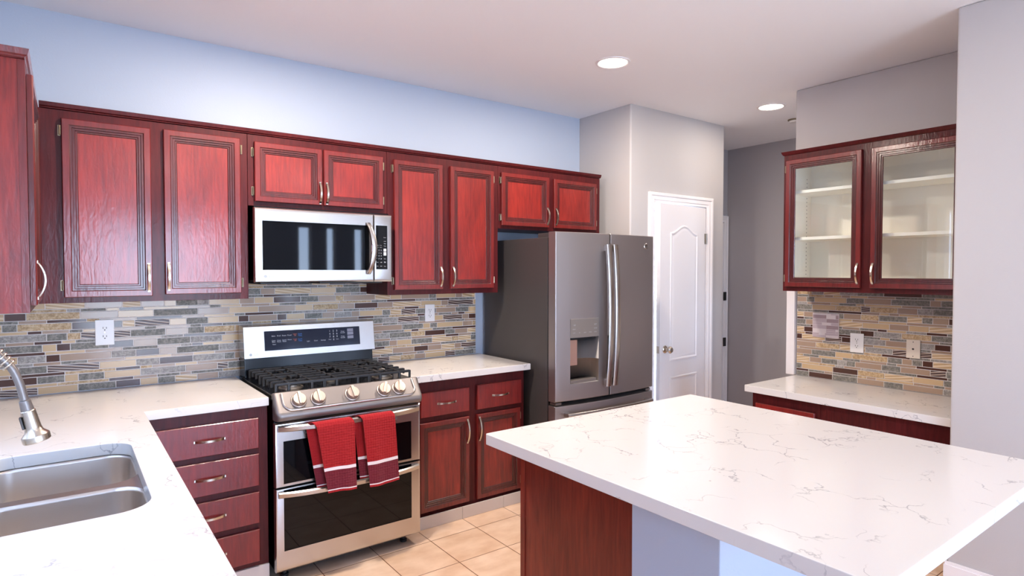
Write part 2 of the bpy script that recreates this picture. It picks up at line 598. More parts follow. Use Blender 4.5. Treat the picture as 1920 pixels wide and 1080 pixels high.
# ------------------------------------------------------------------ trim, baseboards, pantry door
q = MB()
q.prism([(3.488, -1.2), (3.499, -1.2), (3.499, 1.098), (4.10, 1.098), (4.10, 1.108), (3.488, 1.108)], 0.0, 0.070)
q.prism([(3.492, -1.2), (3.499, -1.2), (3.499, 1.098), (4.10, 1.098), (4.10, 1.104), (3.492, 1.104)], 0.0701, 0.086)
struct(q.build('baseboard_right', M['white_paint']), 'white moulded baseboard at the foot of the right wall', 'baseboard')
struct(MB().box(4.150, 4.180, 2.243, 2.305, 0.787, 1.392, 0.006).build('trim_1', M['white_paint']), 'white vertical trim at the wall end beside the desk tiles', 'trim')

door = bpy.data.objects.new('door_1', None); COL.objects.link(door)
door.location = (PO[1] - 0.006, 3.185, 0)
struct(door, 'white two-panel pantry door with arched upper panel, slightly ajar', 'door')
DW = PO[1] - PO[0] - 0.012
FD = Matrix(((1, 0, 0, PO[1] - 0.006 - DW), (0, 0, -1, 3.185), (0, 1, 0, 0), (0, 0, 0, 1)))
q = MB(FD)
q.box(0, DW, 0.012, PO[2] - 0.008, -0.036, 0, 0.002)


def arch_loop(u0, u1, v0, v1, rise, ins):
    u0 += ins; u1 -= ins; v0 += ins; v1 -= ins
    L = [(u0, v0), (u1, v0)]
    N = 16
    for k in range(N + 1):
        s = k / N
        u = u1 + (u0 - u1) * s
        L.append((u, v1 + rise * 0.5 * (1 - math.cos(2 * math.pi * s))))
    return L


def door_panel(q, u0, u1, v0, v1, rise):
    prof = [(0, 0.0003), (0.004, 0.006), (0.012, 0.007), (0.022, 0.001), (0.030, 0.001), (0.050, 0.006)]
    loops = [[(a, b2, h) for a, b2 in arch_loop(u0, u1, v0, v1, rise, i)] for i, h in prof]
    q.rings(loops, 0, False, True)


door_panel(q, 0.135, DW - 0.125, 0.80, 1.835, 0.065)
door_panel(q, 0.135, DW - 0.125, 0.16, 0.672, 0.0)
slab = q.build('door_slab', M['white_paint'], door, 25)
kn = MB(FD)
kn.lathe((0.068, 0.90, 0), (0, 0, 1), [(0.031, 0), (0.031, 0.004), (0.026, 0.010), (0.012, 0.014), (0.011, 0.030), (0.020, 0.036), (0.028, 0.046), (0.028, 0.056), (0.020, 0.066), (0.004, 0.068)])
kn.build('door_knob', M['nickel'], slab)
MB(FD).box(-0.002, 0.0005, 0.872, 0.928, -0.030, -0.006, 0.0005).build('latch_plate', M['nickel'], slab)
hg = MB(FD)
for z in (0.25, 1.80):
    hg.lathe((DW + 0.006, z - 0.045, 0.006), (0, 1, 0), [(0.006, 0), (0.0065, 0.03), (0.0055, 0.031), (0.0055, 0.032), (0.0065, 0.033), (0.0065, 0.06), (0.006, 0.09)], 10)
    hg.box(DW - 0.02, DW + 0.004, z - 0.045, z + 0.045, 0.0003, 0.0018)
hg.build('hinge', M['nickel'], door)
for ch in (slab,):
    ch.rotation_euler = (0, 0, R(4.5))
# casing round the pantry door
q = MB(FB(3.19))
a, b_, c = PO
wd = 0.078


def casing(q, a, b_, c, wd):
    prof = [(0.0, 0.001), (0.0, 0.010), (0.018, 0.014), (0.022, 0.018), (0.050, 0.018), (0.056, 0.024), (wd - 0.004, 0.024), (wd, 0.020), (wd, 0.001)]
    loops = []
    for d, h in prof:
        loops.append([(a - d, 0.0, h), (a - d, c + d, h), (b_ + d, c + d, h), (b_ + d, 0.0, h)])
    q.rings(loops, 0, closed=False)


casing(q, a, b_, c, wd)
struct(q.build('trim_2', M['white_paint'], None, 25), 'white moulded casing around the pantry door', 'trim')

d2 = bpy.data.objects.new('door_2', None); COL.objects.link(d2)
d2.location = (5.2, 3.798, 0)
struct(d2, 'white hallway door at the far end beyond the pantry', 'door')
q = MB(FB(3.799)); casing(q, 4.86, 5.575, 2.04, 0.066); q.build('door_casing', M['white_paint'], d2, 25)
MB(FB(3.799)).box(4.866, 5.570, 0.01, 2.03, 0.0005, 0.012, 0.001).build('door_slab', M['white_paint'], d2)
q = MB(FB(3.799))
for z in (0.78, 1.262):
    q.box(5.568, 5.606, z - 0.045, z + 0.045, 0.018, 0.027)
q.build('hinge', M['black_hinge'], d2)

# ------------------------------------------------------------------ cabinet kit
DOOR_PROF = [(0, 0.001), (0, 0.016), (0.003, 0.020), (0.027, 0.020), (0.031, 0.0165), (0.0385, 0.0165), (0.0405, 0.0125), (0.049, 0.0125), (0.0515, 0.0085), (0.057, 0.0085), (0.060, 0.005)]


def rect3(u0, u1, v0, v1, i, h):
    return [(u0 + i, v0 + i, h), (u1 - i, v0 + i, h), (u1 - i, v1 - i, h), (u0 + i, v1 - i, h)]


def cab_door(frame, parent, u0, u1, v0, v1, hinge=None, handle=None, glass=False, hz=(0.055, 0.055), name='door'):
    q = MB(frame)
    loops = [rect3(u0, u1, v0, v1, i, h) for i, h in DOOR_PROF]
    if glass:
        loops.append(rect3(u0, u1, v0, v1, 0.060, 0.001))
        q.rings(loops, 0, mis=[0, 0, 0, 2, 2, 2, 2, 2, 2, 2, 2])
        q.rings([rect3(u0, u1, v0, v1, 0, 0.001), rect3(u0, u1, v0, v1, 0.060, 0.001)], 0)
    else:
        q.rings(loops, 0, True, False, mis=[0, 0, 0, 2, 2, 2, 2, 2, 2, 2])
        i, h = DOOR_PROF[-1]
        q.face([q.v(p) for p in rect3(u0, u1, v0, v1, i, h)], 1)
        bmesh.ops.remove_doubles(q.bm, verts=q.bm.verts[:], dist=1e-5)
    d = q.build(name, [M['wood'], M['panel'], M['glaze']], parent, 20)
    if glass:
        MB(frame).box(u0 + 0.0585, u1 - 0.0585, v0 + 0.0585, v1 - 0.0585, 0.0035, 0.0065).build('glass_pane', M['cab_glass'], d)
    if hinge:
        e = u0 if hinge < 0 else u1
        for z in (v0 + hz[0], v1 - hz[1]):
            h_ = MB(frame)
            h_.lathe((e + hinge * 0.005, z - 0.022, 0.010), (0, 1, 0), [(0.003, 0), (0.0045, 0.002), (0.0045, 0.042), (0.003, 0.044)], 8)
            h_.box(min(e + hinge * 0.003, e + hinge * 0.013), max(e + hinge * 0.003, e + hinge * 0.013), z - 0.024, z + 0.024, 0.0006, 0.003, 0.0006)
            h_.build('hinge', M['brass'], d)
    if handle:
        pull(frame, d, *handle)
    return d


def pull(frame, parent, u, v, length, vert=True, out=0.020):
    """bow-shaped flat pull standing on a door face"""
    q = MB(frame)
    n = 14
    loops = []
    for k in range(n + 1):
        s = -1 + 2 * k / n
        h = out + 0.026 * math.cos(s * math.pi / 2) ** 0.75 - 0.001
        wd = 0.0072 - 0.0012 * math.cos(s * math.pi / 2)
        th = 0.0042
        sl = length / 2 * s
        # inner and outer skins of the bow
        L = []
        for dw, hh in ((-wd, h - th), (wd, h - th), (wd * 0.8, h + 0.001), (-wd * 0.8, h + 0.001)):
            L.append((u + dw, v + sl, max(hh, out + 0.0004)) if vert else (u + sl, v + dw, max(hh, out + 0.0004)))
        loops.append(L)
    q.rings(loops, 0, True, True)
    # feet
    for s in (-1, 1):
        c = length / 2 * s * 0.96
        if vert:
            q.box(u - 0.005, u + 0.005, v + c - 0.005, v + c + 0.005, out - 0.0005, out + 0.003)
        else:
            q.box(u + c - 0.005, u + c + 0.005, v - 0.005, v + 0.005, out - 0.0005, out + 0.003)
    return q.build('handle', M['nickel'], parent, 50)


def drawer(frame, parent, u0, u1, v0, v1, handle=True, hu=None):
    q = MB(frame)
    prof = [(0, 0.001), (0, 0.017), (0.003, 0.020)]
    q.rings([rect3(u0, u1, v0, v1, i, h) for i, h in prof], 0, True, False)
    q.face([q.v(p) for p in rect3(u0, u1, v0, v1, 0.003, 0.020)], 1)
    bmesh.ops.remove_doubles(q.bm, verts=q.bm.verts[:], dist=1e-5)
    d = q.build('drawer', [M['wood'], M['drawer']], parent, 20)
    if handle:
        pull(frame, d, (u0 + u1) / 2 if hu is None else hu, (v0 + v1) / 2, 0.128, False)
    return d


M['drawer'] = wood('cherry_drawer', (98, 22, 23), (122, 30, 28), (140, 38, 33))


def carcass(frame, parent, u0, u1, v0, v1, depth, side='frame'):
    MB(frame).box(u0, u1, v0, v1, -depth, -0.0195).build('carcass', M[side], parent)
    MB(frame).box(u0, u1, v0, v1, -0.019, 0, 0.0012).build('face_frame', M['frame'], parent)


# ---- wall cabinets on the back wall
G = FB(3.43)
UB, UT = 1.376, 2.252
c = thing('wall_cabinet', 'wide two-door cherry wall cabinet left of the microwave, doors with bluish window sheen', 'cabinet', (0.35, 3.59, UB), 'cherry wall cabinets in a row above the range')
carcass(G, c, -0.095, 0.789, UB, UT, 0.322)
cab_door(G, c, -0.002, 0.345, 1.402, 2.214, -1, (0.330, 1.492, 0.135))
cab_door(G, c, 0.400, 0.751, 1.408, 2.219, 1, (0.415, 1.496, 0.135))
c = thing('wall_cabinet', 'short two-door cherry wall cabinet directly above the microwave', 'cabinet', (1.19, 3.59, 1.873), 'cherry wall cabinets in a row above the range')
carcass(G, c, 0.791, 1.588, 1.873, UT, 0.322)
cab_door(G, c, 0.822, 1.186, 1.896, 2.213, -1, (1.172, 1.965, 0.12))
cab_door(G, c, 1.195, 1.558, 1.896, 2.213, 1, (1.211, 1.965, 0.12))
c = thing('wall_cabinet', 'tall narrow-door cherry wall cabinet between microwave and refrigerator', 'cabinet', (2.0, 3.59, UB), 'cherry wall cabinets in a row above the range')
carcass(G, c, 1.590, 2.416, UB, UT, 0.322)
cab_door(G, c, 1.630, 1.971, 1.408, 2.207, -1, (1.955, 1.488, 0.125))
cab_door(G, c, 2.030, 2.373, 1.409, 2.207, 1, (2.047, 1.488, 0.125))
c = thing('wall_cabinet', 'short two-door cherry wall cabinet above the refrigerator', 'cabinet', (2.9, 3.59, 1.82), 'cherry wall cabinets in a row above the range')
carcass(G, c, 2.418, 3.397, 1.820, UT, 0.322)
cab_door(G, c, 2.440, 2.866, 1.842, 2.208, -1, (2.850, 1.925, 0.125))
cab_door(G, c, 2.916, 3.349, 1.842, 2.204, 1, (2.932, 1.925, 0.125))
q = MB(G)
q.rings([[(-0.080, z, h), (3.400, z, h)] for z, h in [(2.2535, -0.30), (2.2535, 0.006), (2.258, 0.008), (2.262, 0.014), (2.278, 0.019), (2.280, 0.015), (2.280, -0.30), (2.2535, -0.30)]], 0, closed=False)
q.bm.faces.new([q.v(p) for p in [(3.400, 2.2535, -0.30), (3.400, 2.2535, 0.006), (3.400, 2.262, 0.014), (3.400, 2.278, 0.019), (3.400, 2.280, -0.30)]])
tag(q.build('crown_moulding', M['frame'], None, 30), 'long cherry crown moulding along the tops of the back wall cabinets', 'moulding')

# ---- wall cabinet on the left wall, its side turned to the camera
GL = FL(-0.098)
c = thing('side_wall_cabinet', 'cherry wall cabinet on the left wall beside the sink, plain side panel in view', 'cabinet', (-0.24, 3.0, UB))
carcass(GL, c, 2.70, 3.405, UB, UT, 0.286, 'panel')
MB().box(-0.120, -0.0985, 2.694, 2.6995, UB, UT, 0.001).build('side_stile', M['wood'], c)
cab_door(GL, c, 2.735, 3.37, 1.400, 2.214, 1, (2.750, 1.49, 0.135))
q = MB(GL)
q.rings([[(2.675 - h, z, -0.286), (2.675 - h, z, h), (3.40, z, h)] for z, h in [(2.2535, 0.0), (2.258, 0.002), (2.262, 0.008), (2.282, 0.013), (2.284, 0.008)]], 0, closed=False)
q.prism([(2.673, 2.2532), (3.40, 2.2532), (3.40, 2.2836), (2.673, 2.2836)], -0.286, -0.001)
tag(q.build('crown_moulding', M['wood'], None, 30), 'short cherry crown moulding on the left wall cabinet at the picture edge', 'moulding')

# ---- glass door cabinet over the desk
GR = FR(3.862)
c = thing('glass_door_cabinet', 'cherry wall cabinet with two glass doors and empty cream shelves above the desk', 'cabinet', (4.02, 1.64, 1.392))
u0, u1, v0, v1 = -2.170, -1.100, 1.392, 2.288
q = MB(GR)
q.box(u0, u0 + 0.018, v0, v1, -0.317, -0.0195); q.box(u1 - 0.018, u1, v0, v1, -0.317, -0.0195)
q.box(u0 + 0.0181, u1 - 0.0181, v1 - 0.018, v1, -0.317, -0.0195); q.box(u0 + 0.0181, u1 - 0.0181, v0, v0 + 0.03, -0.317, -0.0195)
q.build('carcass', M['frame'], c)
q = MB(GR)
q.box(u0 + 0.0183, u1 - 0.0183, v0 + 0.0305, v1 - 0.0183, -0.317, -0.309)
q.box(u0 + 0.0183, u0 + 0.024, v0 + 0.0305, v1 - 0.0183, -0.3085, -0.02)
q.box(u1 - 0.024, u1 - 0.0183, v0 + 0.0305, v1 - 0.0183, -0.3085, -0.02)
q.box(u0 + 0.0245, u1 - 0.0245, v0 + 0.0305, v0 + 0.037, -0.3085, -0.02)
q.box(u0 + 0.0245, u1 - 0.0245, v1 - 0.025, v1 - 0.0185, -0.3085, -0.02)
for k in range(26):
    for w_ in (-0.25, -0.07):
        q.lathe((u0 + 0.0241, v0 + 0.11 + k * 0.026, w_), (1, 0, 0), [(0.0035, 0), (0.0035, 0.0006)], 6, 1)
q.build('lining', [M['cab_in'], M['slot']], c)
for z in (1.737, 2.045):
    MB(GR).box(u0 + 0.0255, u1 - 0.0255, z - 0.010, z + 0.010, -0.305, -0.04, 0.002).build('shelf', M['cab_in'], c)
q = MB(GR)
q.prism(rect(u0, u1, v0, v1), -0.019, 0, [rect(u0 + 0.045, -1.700, v0 + 0.055, v1 - 0.05), rect(-1.598, u1 - 0.045, v0 + 0.055, v1 - 0.05)])
q.build('face_frame', M['frame'], c)
cab_door(GR, c, -2.150, -1.676, 1.422, 2.252, -1, (-1.692, 1.508, 0.125), True)
cab_door(GR, c, -1.622, -1.150, 1.422, 2.250, 1, (-1.606, 1.508, 0.125), True)
q = MB(GR)
loops = []
for z, h in [(v1 + 0.0005, 0.0), (v1 + 0.0005, 0.004), (v1 + 0.008, 0.010), (v1 + 0.024, 0.016), (v1 + 0.026, 0.0), (v1 + 0.0255, -0.317)]:
    loops.append([(u0 - max(h, 0), z, h), (u1, z, h)])
q.rings(loops, 0, closed=False)
q.prism(rect(u0, u1, v1 + 0.0006, v1 + 0.025), -0.317, -0.0005)
tag(q.build('crown_moulding', M['frame'], None, 30), 'cherry crown moulding on top of the glass-door cabinet', 'moulding')

# ------------------------------------------------------------------ base cabinets
GB = FB(3.062)
c = thing('drawer_base_cabinet', 'cherry base cabinet with a stack of four drawers left of the range', 'cabinet', (0.5, 3.4, 0))
MB(GB).box(0.245, 0.783, 0.095, 0.872, -0.685, -0.0195).build('carcass', M['frame'], c)
MB(GB).box(0.245, 0.783, 0.095, 0.872, -0.019, 0, 0.0012).build('face_frame', M['frame'], c)
for a, b_ in ((0.672, 0.818), (0.490, 0.645), (0.308, 0.460), (0.122, 0.278)):
    drawer(GB, c, 0.300, 0.739, a, b_, True, 0.524)
q = MB(GB)
for a, b_ in ((0.247, 0.470), (0.473, 0.783)):
    q.box(a, b_, 0.001, 0.0945, 0.0, 0.010, 0.001)
q.box(0.247, 0.783, 0.001, 0.0945, -0.06, -0.0005)
q.build('toe_kick', M['toe'], c)

GS = FL(0.238)
c = thing('sink_base_cabinet', 'cherry base cabinet beneath the sink counter, hidden below the worktop', 'cabinet', (-0.07, 1.9, 0))
q = MB(GS)
q.box(0.92, 3.02, 0.10, 0.118, -0.60, -0.0195); q.box(0.92, 0.938, 0.1185, 0.872, -0.60, -0.0195)
q.box(3.0, 3.018, 0.1185, 0.872, -0.60, -0.0195); q.box(0.94, 2.99, 0.001, 0.0995, -0.60, -0.05)
q.build('carcass', M['frame'], c)
MB(GS).box(0.92, 3.035, 0.10, 0.872, -0.019, 0, 0.0012).build('face_frame', M['frame'], c)
for k in range(4):
    cab_door(GS, c, 0.95 + k * 0.51, 1.43 + k * 0.51, 0.13, 0.84, -1 if k % 2 == 0 else 1)

GC = FB(3.166)
c = thing('base_cabinet', 'cherry base cabinet with two drawers over two doors right of the range', 'cabinet', (2.0, 3.45, 0))
carcass(GC, c, 1.600, 2.440, 0.062, 0.872, 0.582)
drawer(GC, c, 1.665, 2.003, 0.658, 0.806, True, 1.840)
drawer(GC, c, 2.061, 2.408, 0.656, 0.812, True, 2.237)
cab_door(GC, c, 1.660, 2.003, 0.092, 0.625, -1, (1.988, 0.535, 0.148))
cab_door(GC, c, 2.061, 2.400, 0.090, 0.627, 1, (2.077, 0.535, 0.148))
q = MB(GC)
for a, b_ in ((1.602, 1.942), (1.944, 2.252), (2.254, 2.415)):
    q.box(a, b_, 0.001, 0.074, 0.021, 0.031, 0.001)
q.box(1.602, 2.415, 0.001, 0.0615, -0.10, 0.0205)
q.build('toe_kick', M['toe'], c)

# desk under the glass cabinet
GD = FR(3.592)
c = thing('built_in_desk', 'low cherry desk base with one drawer and an open knee space below the right counter', 'desk', (3.9, 1.65, 0))
MB(GD).box(-2.215, -1.775, 0.09, 0.741, -0.58, -0.0195).build('pedestal', M['frame'], c)
MB(GD).box(-2.215, -1.775, 0.09, 0.741, -0.019, 0, 0.0012).build('face_frame', M['frame'], c)
MB(GD).box(-2.20, -1.79, 0.001, 0.0895, -0.55, -0.05).build('plinth', M['frame'], c)
drawer(GD, c, -2.185, -1.802, 0.545, 0.676, False)
cab_door(GD, c, -2.185, -1.802, 0.12, 0.52, -1)
q = MB(GD)
q.box(-1.774, -1.101, 0.634, 0.741, -0.019, 0, 0.0012)
q.box(-1.774, -1.101, 0.652, 0.741, -0.30, -0.0195)
q.build('apron', M['frame'], c)
MB(GD).box(-1.774, -1.45, 0.60, 0.651, -0.28, -0.022, 0.002).build('pencil_drawer', M['glaze'], c)

# ------------------------------------------------------------------ worktops
out = [(-0.383, 0.85), (0.268, 0.85), (0.268, 3.036), (0.784, 3.036), (0.784, 3.746), (-0.383, 3.746)]
hole = rrect(-0.228, 0.178, 1.795, 2.552, 0.085, 8)
o = MB().prism(out, 0.873, 0.914, [hole], 0, 0.003).build('countertop', M['quartz'], None, 30)
tag(o, 'L-shaped white quartz countertop with the sink cut into it, on the left', 'countertop')
o = MB().box(1.592, 2.467, 3.124, 3.746, 0.873, 0.914, 0.004).build('countertop', M['quartz'], None, 30)
tag(o, 'short white quartz countertop between the range and the refrigerator', 'countertop')
o = MB().box(3.545, 4.176, 1.099, 2.247, 0.742, 0.785, 0.004).build('countertop', M['quartz'], None, 30)
tag(o, 'low white quartz desk top below the glass-door cabinet on the right', 'countertop')

isl = thing('kitchen_island', 'kitchen island with mahogany side panel and grey half wall under a white quartz top', 'island', (1.88, 1.4, 0))
q = MB()
q.box(1.412, 2.36, 1.272, 1.830, 0.001, 0.873)
q.box(1.408, 1.4119, 1.272, 1.815, 0.001, 0.8725); q.box(1.404, 1.4119, 1.8155, 1.842, 0.001, 0.8725, 0.001)
q.box(1.412, 2.36, 1.8302, 1.848, 0.10, 0.873)
q.build('island_cabinet', M['island_wood'], isl)
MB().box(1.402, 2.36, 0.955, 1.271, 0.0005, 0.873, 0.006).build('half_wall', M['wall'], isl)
MB().prism(rrect(1.256, 2.482, 0.495, 1.868, 0.012, 4), 0.8735, 0.914, (), 0, 0.003).build('island_top', M['quartz'], isl, 30)

# ------------------------------------------------------------------ mosaic backsplashes
random.seed(11)


def mosaic(name, frame, u0, u1, v0, v1, label, keep=None, seed=3, shift=None):
    rnd = random.Random(seed)
    q = MB(frame)
    q.box(u0, u1, v0, v1, 0.0005, 0.0060)
    v = v0 + 0.002
    row = 0
    wts = [t[1] for t in TILES]
    g = 0.0036
    while v < v1 - 0.004:
        h = 0.0325 if row % 2 == 0 else 0.0125
        vt = min(v + h, v1 - 0.001)
        u = u0 - rnd.random() * 0.08
        last = -1
        while u < u1:
            if row % 2 == 0:
                L = rnd.choice([0.052, 0.078, 0.105, 0.105, 0.157, 0.157, 0.21])
            else:
                L = rnd.choice([0.052, 0.105, 0.105, 0.157, 0.21])
            for _ in range(4):
                k = rnd.choices(range(len(TILES)), wts)[0]
                if row % 2 and k in (6, 7):
                    k = rnd.choice([0, 3, 4])
                if k != last:
                    break
            last = k
            a, b2 = max(u, u0 + 0.001), min(u + L, u1 - 0.001)
            if b2 - a > 0.006:
                top = 0.0082 + (0.0006 if k in (0, 1, 2) else 0)
                lo = rect3(a, b2, v, vt, 0, 0.0060); hi = rect3(a, b2, v, vt, 0.0009, top)
                q.rings([lo, hi], k + 1, False, True)
            u += L + g
        v = vt + g
        row += 1
    o = q.build(name, [M['grout']] + [t[0] for t in TILES], None, 0)
    tag(o, label, 'backsplash')
    return o


mosaic('tile_backsplash', FB(3.757), -0.384, 2.441, 0.9155, 1.62, 'mosaic backsplash of grey, taupe and cream strips on the wall behind the range', seed=5)
mosaic('tile_backsplash', FR(4.1795), -2.236, -1.099, 0.787, 1.390, 'mosaic backsplash of tan, brown and grey strips above the desk on the right', seed=8)


# ------------------------------------------------------------------ outlets and plates
def outlet(frame, u, v, label, wd=0.082, ht=0.13, group=None):
    e = thing('wall_outlet', label, 'outlet', frame @ Vector((u, v, 0)), group)
    MB(frame).box(u - wd / 2, u + wd / 2, v - ht / 2, v + ht / 2, 0.0003, 0.006, 0.002).build('plate', M['white_plastic'], e)
    for s in (-1, 1):
        c = v + s * ht * 0.165
        r = MB(frame).prism(rrect(u - 0.017, u + 0.017, c - 0.0145, c + 0.0145, 0.0125, 4), 0.0061, 0.0078).build('receptacle', M['white_plastic'], e)
        q = MB(frame)
        q.box(u - 0.0085, u - 0.006, c - 0.002, c + 0.008, 0.0079, 0.0083)
        q.box(u + 0.006, u + 0.0085, c - 0.002, c + 0.007, 0.0079, 0.0083)
        q.lathe((u, c - 0.008, 0.0079), (0, 0, 1), [(0.003, 0), (0.003, 0.0004)], 10)
        q.build('slots', M['slot'], r)
    MB(frame).lathe((u, v, 0.0061), (0, 0, 1), [(0.003, 0), (0.0025, 0.001)], 8).build('screw', M['nickel'], e)
    return e


FW = FB(3.7475)
FN = FR(4.1700)
outlet(FW, 0.162, 1.207, 'white duplex wall outlet on the tiles left of the range')
outlet(FW, 2.055, 1.231, 'white duplex wall outlet on the tiles between range and refrigerator', 0.076, 0.12)
outlet(FN, -1.829, 1.053, 'white duplex wall outlet on the tan tiles above the desk', 0.084, 0.126)
e = thing('phone_jack_plate', 'cream phone jack plate with three holes right of the desk outlet', 'wall plate', FN @ Vector((-1.501, 1.045, 0)))
MB(FN).box(-1.539, -1.463, 0.990, 1.104, 0.0003, 0.008, 0.002).build('plate', M['cream_plastic'], e)
MB(FN).lathe((-1.501, 1.047, 0.0081), (0, 0, 1), [(0.006, 0), (0.006, 0.0006)], 12).build('jack_socket', M['slot'], e)
for z in (1.003, 1.090):
    MB(FN).lathe((-1.501, z, 0.0081), (0, 0, 1), [(0.003, 0), (0.003, 0.0005)], 8).build('screw', M['slot'], e)
M['strip_a'] = mat('lilac_strip', (186, 170, 176), 0.5); M['strip_b'] = mat('pale_strip', (216, 206, 206), 0.5)
M['strip_c'] = mat('mauve_strip', (158, 138, 142), 0.5)
e = thing('cover_plate', 'large pale lilac striped cover plate on the desk tiles, left of the outlet', 'wall plate', FN @ Vector((-2.032, 1.152, 0)))
MB(FN).box(-2.122, -1.943, 1.070, 1.236, 0.0003, 0.006, 0.002).build('plate', M['strip_b'], e)
q = MB(FN)
rnd = random.Random(4)
z = 1.074
while z < 1.228:
    h = rnd.choice([0.012, 0.016, 0.024])
    h = min(h, 1.232 - z)
    u = -2.118
    while u < -1.950:
        L = rnd.choice([0.04, 0.06, 0.09, 0.12])
        b_ = min(u + L, -1.947)
        q.box(u, b_, z, z + h, 0.0061, 0.0071, 0, rnd.randrange(3))
        u = b_ + 0.002
    z += h + 0.002
q.build('printed_strips', [M['strip_a'], M['strip_b'], M['strip_c']], e)

# ------------------------------------------------------------------ microwave
G = FB(3.335)
c = thing('microwave', 'stainless steel over-the-range microwave with black glass door and curved handle', 'microwave', (1.19, 3.54, 1.46))
MB(G).box(0.806, 1.572, 1.472, 1.868, -0.405, -0.036, 0.003).build('housing', M['black'], c)
# door: frame with softly rolled edges
q = MB(G)
prof = [(0, -0.035), (0, -0.010), (0.004, -0.003), (0.012, 0.0), (0.030, 0.002)]
gl = (0.838, 1.432, 1.529, 1.789)


def rl(u0, u1, v0, v1, h):
    return [(u0, v0, h), (u1, v0, h), (u1, v1, h), (u0, v1, h)]


def framed(q, o, g, mi=0):
    loops = []
    for f, h in ((0, -0.035), (0, -0.010), (0.08, -0.003), (0.25, 0.0), (1.0, 0.001)):
        loops.append(rl(o[0] + (g[0] - o[0]) * f, o[1] + (g[1] - o[1]) * f, o[2] + (g[2] - o[2]) * f, o[3] + (g[3] - o[3]) * f, h))
    loops.append(rl(*g, -0.004))
    q.rings(loops, mi)


framed(q, (0.800, 1.4615, 1.462, 1.858), gl)
dr = q.build('door', M['steel'], c, 30)
MB(G).box(gl[0], gl[1], gl[2], gl[3], -0.030, -0.0035).build('door_glass', M['glass_black'], dr)
q = MB(G)
n = 20
loops = []
for k in range(n + 1):
    s = -1 + 2 * k / n
    z = 1.655 + 0.150 * s
    b_ = math.cos(s * math.pi / 2)
    uc = 1.424 + 0.022 * b_
    h = 0.002 + 0.040 * b_ ** 0.6
    hw = 0.013 + 0.006 * b_
    loops.append([(uc - hw, z, h), (uc - hw * .8, z, h + 0.008), (uc, z, h + 0.012), (uc + hw * .8, z, h + 0.008), (uc + hw, z, h), (uc, z, max(h - 0.006, 0.0005))])
q.rings(loops, 0, True, True)
q.build('handle', M['steel'], dr, 50)
q = MB(G)
q.lathe((0.852, 1.495, 0.0012), (0, 0, 1), [(0.0085, 0), (0.0085, 0.0006)], 20)
q.text('LG', 0.020, 0.882, 1.495, 0.0016)
q.build('emblem', M['mark_faint'], dr, 0)
q = MB(G)
cp = (1.474, 1.546, 1.534, 1.792)
framed(q, (1.4635, 1.577, 1.462, 1.858), cp)
pn = q.build('control_panel', M['steel'], c, 30)
MB(G).box(cp[0], cp[1], cp[2], cp[3], -0.030, -0.0035).build('keypad_glass', M['glass_black'], pn)
q = MB(G)
hh = -0.0031
for r, row in enumerate(['123', '456', '789', '*0#']):
    for k, ch in enumerate(row):
        q.text(ch, 0.010, 1.481 + k * 0.0135, 1.646 - r * 0.0165, hh)
for r, (a, b2) in enumerate([('Popcorn', 'Potato'), ('Defrost', 'Reheat')]):
    q.text(a, 0.0048, 1.484, 1.676 - r * 0.012, hh); q.text(b2, 0.0048, 1.506, 1.676 - r * 0.012, hh)
for z, t in ((1.722, 'Power'), (1.700, 'Cook'), (1.686, 'Time'), (1.672, 'Timer'), (1.596, 'Start'), (1.578, 'Stop')):
    q.text(t, 0.0062, 1.532, z, hh)
q.box(1.524, 1.541, 1.640, 1.656, hh - 0.0002, hh); q.box(1.524, 1.541, 1.616, 1.636, hh - 0.0002, hh)
for z in (1.576, 1.553):
    q.text('Vent', 0.0066, 1.484, z, hh); q.text('Light', 0.0066, 1.508, z, hh); q.text('Clear', 0.0056, 1.532, z - 0.001, hh)
q.build('key_marks', M['mark'], pn, 0)
q = MB(G)
q.box(0.84, 1.10, 1.452, 1.471, -0.34, -0.06, 0.003); q.box(1.16, 1.54, 1.452, 1.471, -0.34, -0.06, 0.003)
q.build('vent_filters', M['iron'], c)
# ------------------------------------------------------------------ range
c = thing('gas_range', 'stainless steel double-oven gas range with five knobs and black grates', 'range', (1.19, 3.35, 0))
X0, X1 = 0.802, 1.576
G = FB(2.985)
MB().box(X0 + 0.002, X1 - 0.002, 3.026, 3.735, 0.055, 0.9045, 0.002).build('body', M['black'], c)
for x in (X0 + 0.06, X1 - 0.06):
    for y in (3.08, 3.66):
        MB().lathe((x, y, 0.0), (0, 0, 1), [(0.020, 0), (0.020, 0.012), (0.012, 0.014), (0.012, 0.0545)], 12).build('levelling_foot', M['iron'], c)
MB().box(X0, X1, 3.052, 3.735, 0.905, 0.920, 0.004).build('cooktop', M['black'], c)
# sloped control fascia
prof = [(3.050, 0.921), (3.036, 0.931), (3.026, 0.930), (2.958, 0.846), (2.951, 0.832), (2.951, 0.818), (2.958, 0.806), (2.970, 0.800), (3.024, 0.800), (3.024, 0.903), (3.050, 0.903)]
q = MB()
r0 = 0.018
loops = []
for dx, k in ((0.0, 0.55), (0.004, 0.82), (0.012, 0.96), (0.026, 1.0)):
    loops.append([(X0 - 0.004 + dx, 3.03 + (y - 3.03) * k, 0.86 + (z - 0.86) * (0.9 + 0.1 * k)) for y, z in prof])
loops += [[(X1 + 0.004 - (p[0] - (X0 - 0.004)), p[1], p[2]) for p in L] for L in loops[::-1]]
q.rings(loops, 0, True, True)
fascia = q.build('control_fascia', M['steel_dull'], c, 40)
tv = Vector((0, 3.026 - 2.958, 0.930 - 0.846)).normalized()
nv = Vector((1, 0, 0)).cross(tv)
GK = Matrix(((1, 0, 0, 0), (0, tv.y, nv.y, 2.992), (0, tv.z, nv.z, 0.888), (0, 0, 0, 1)))
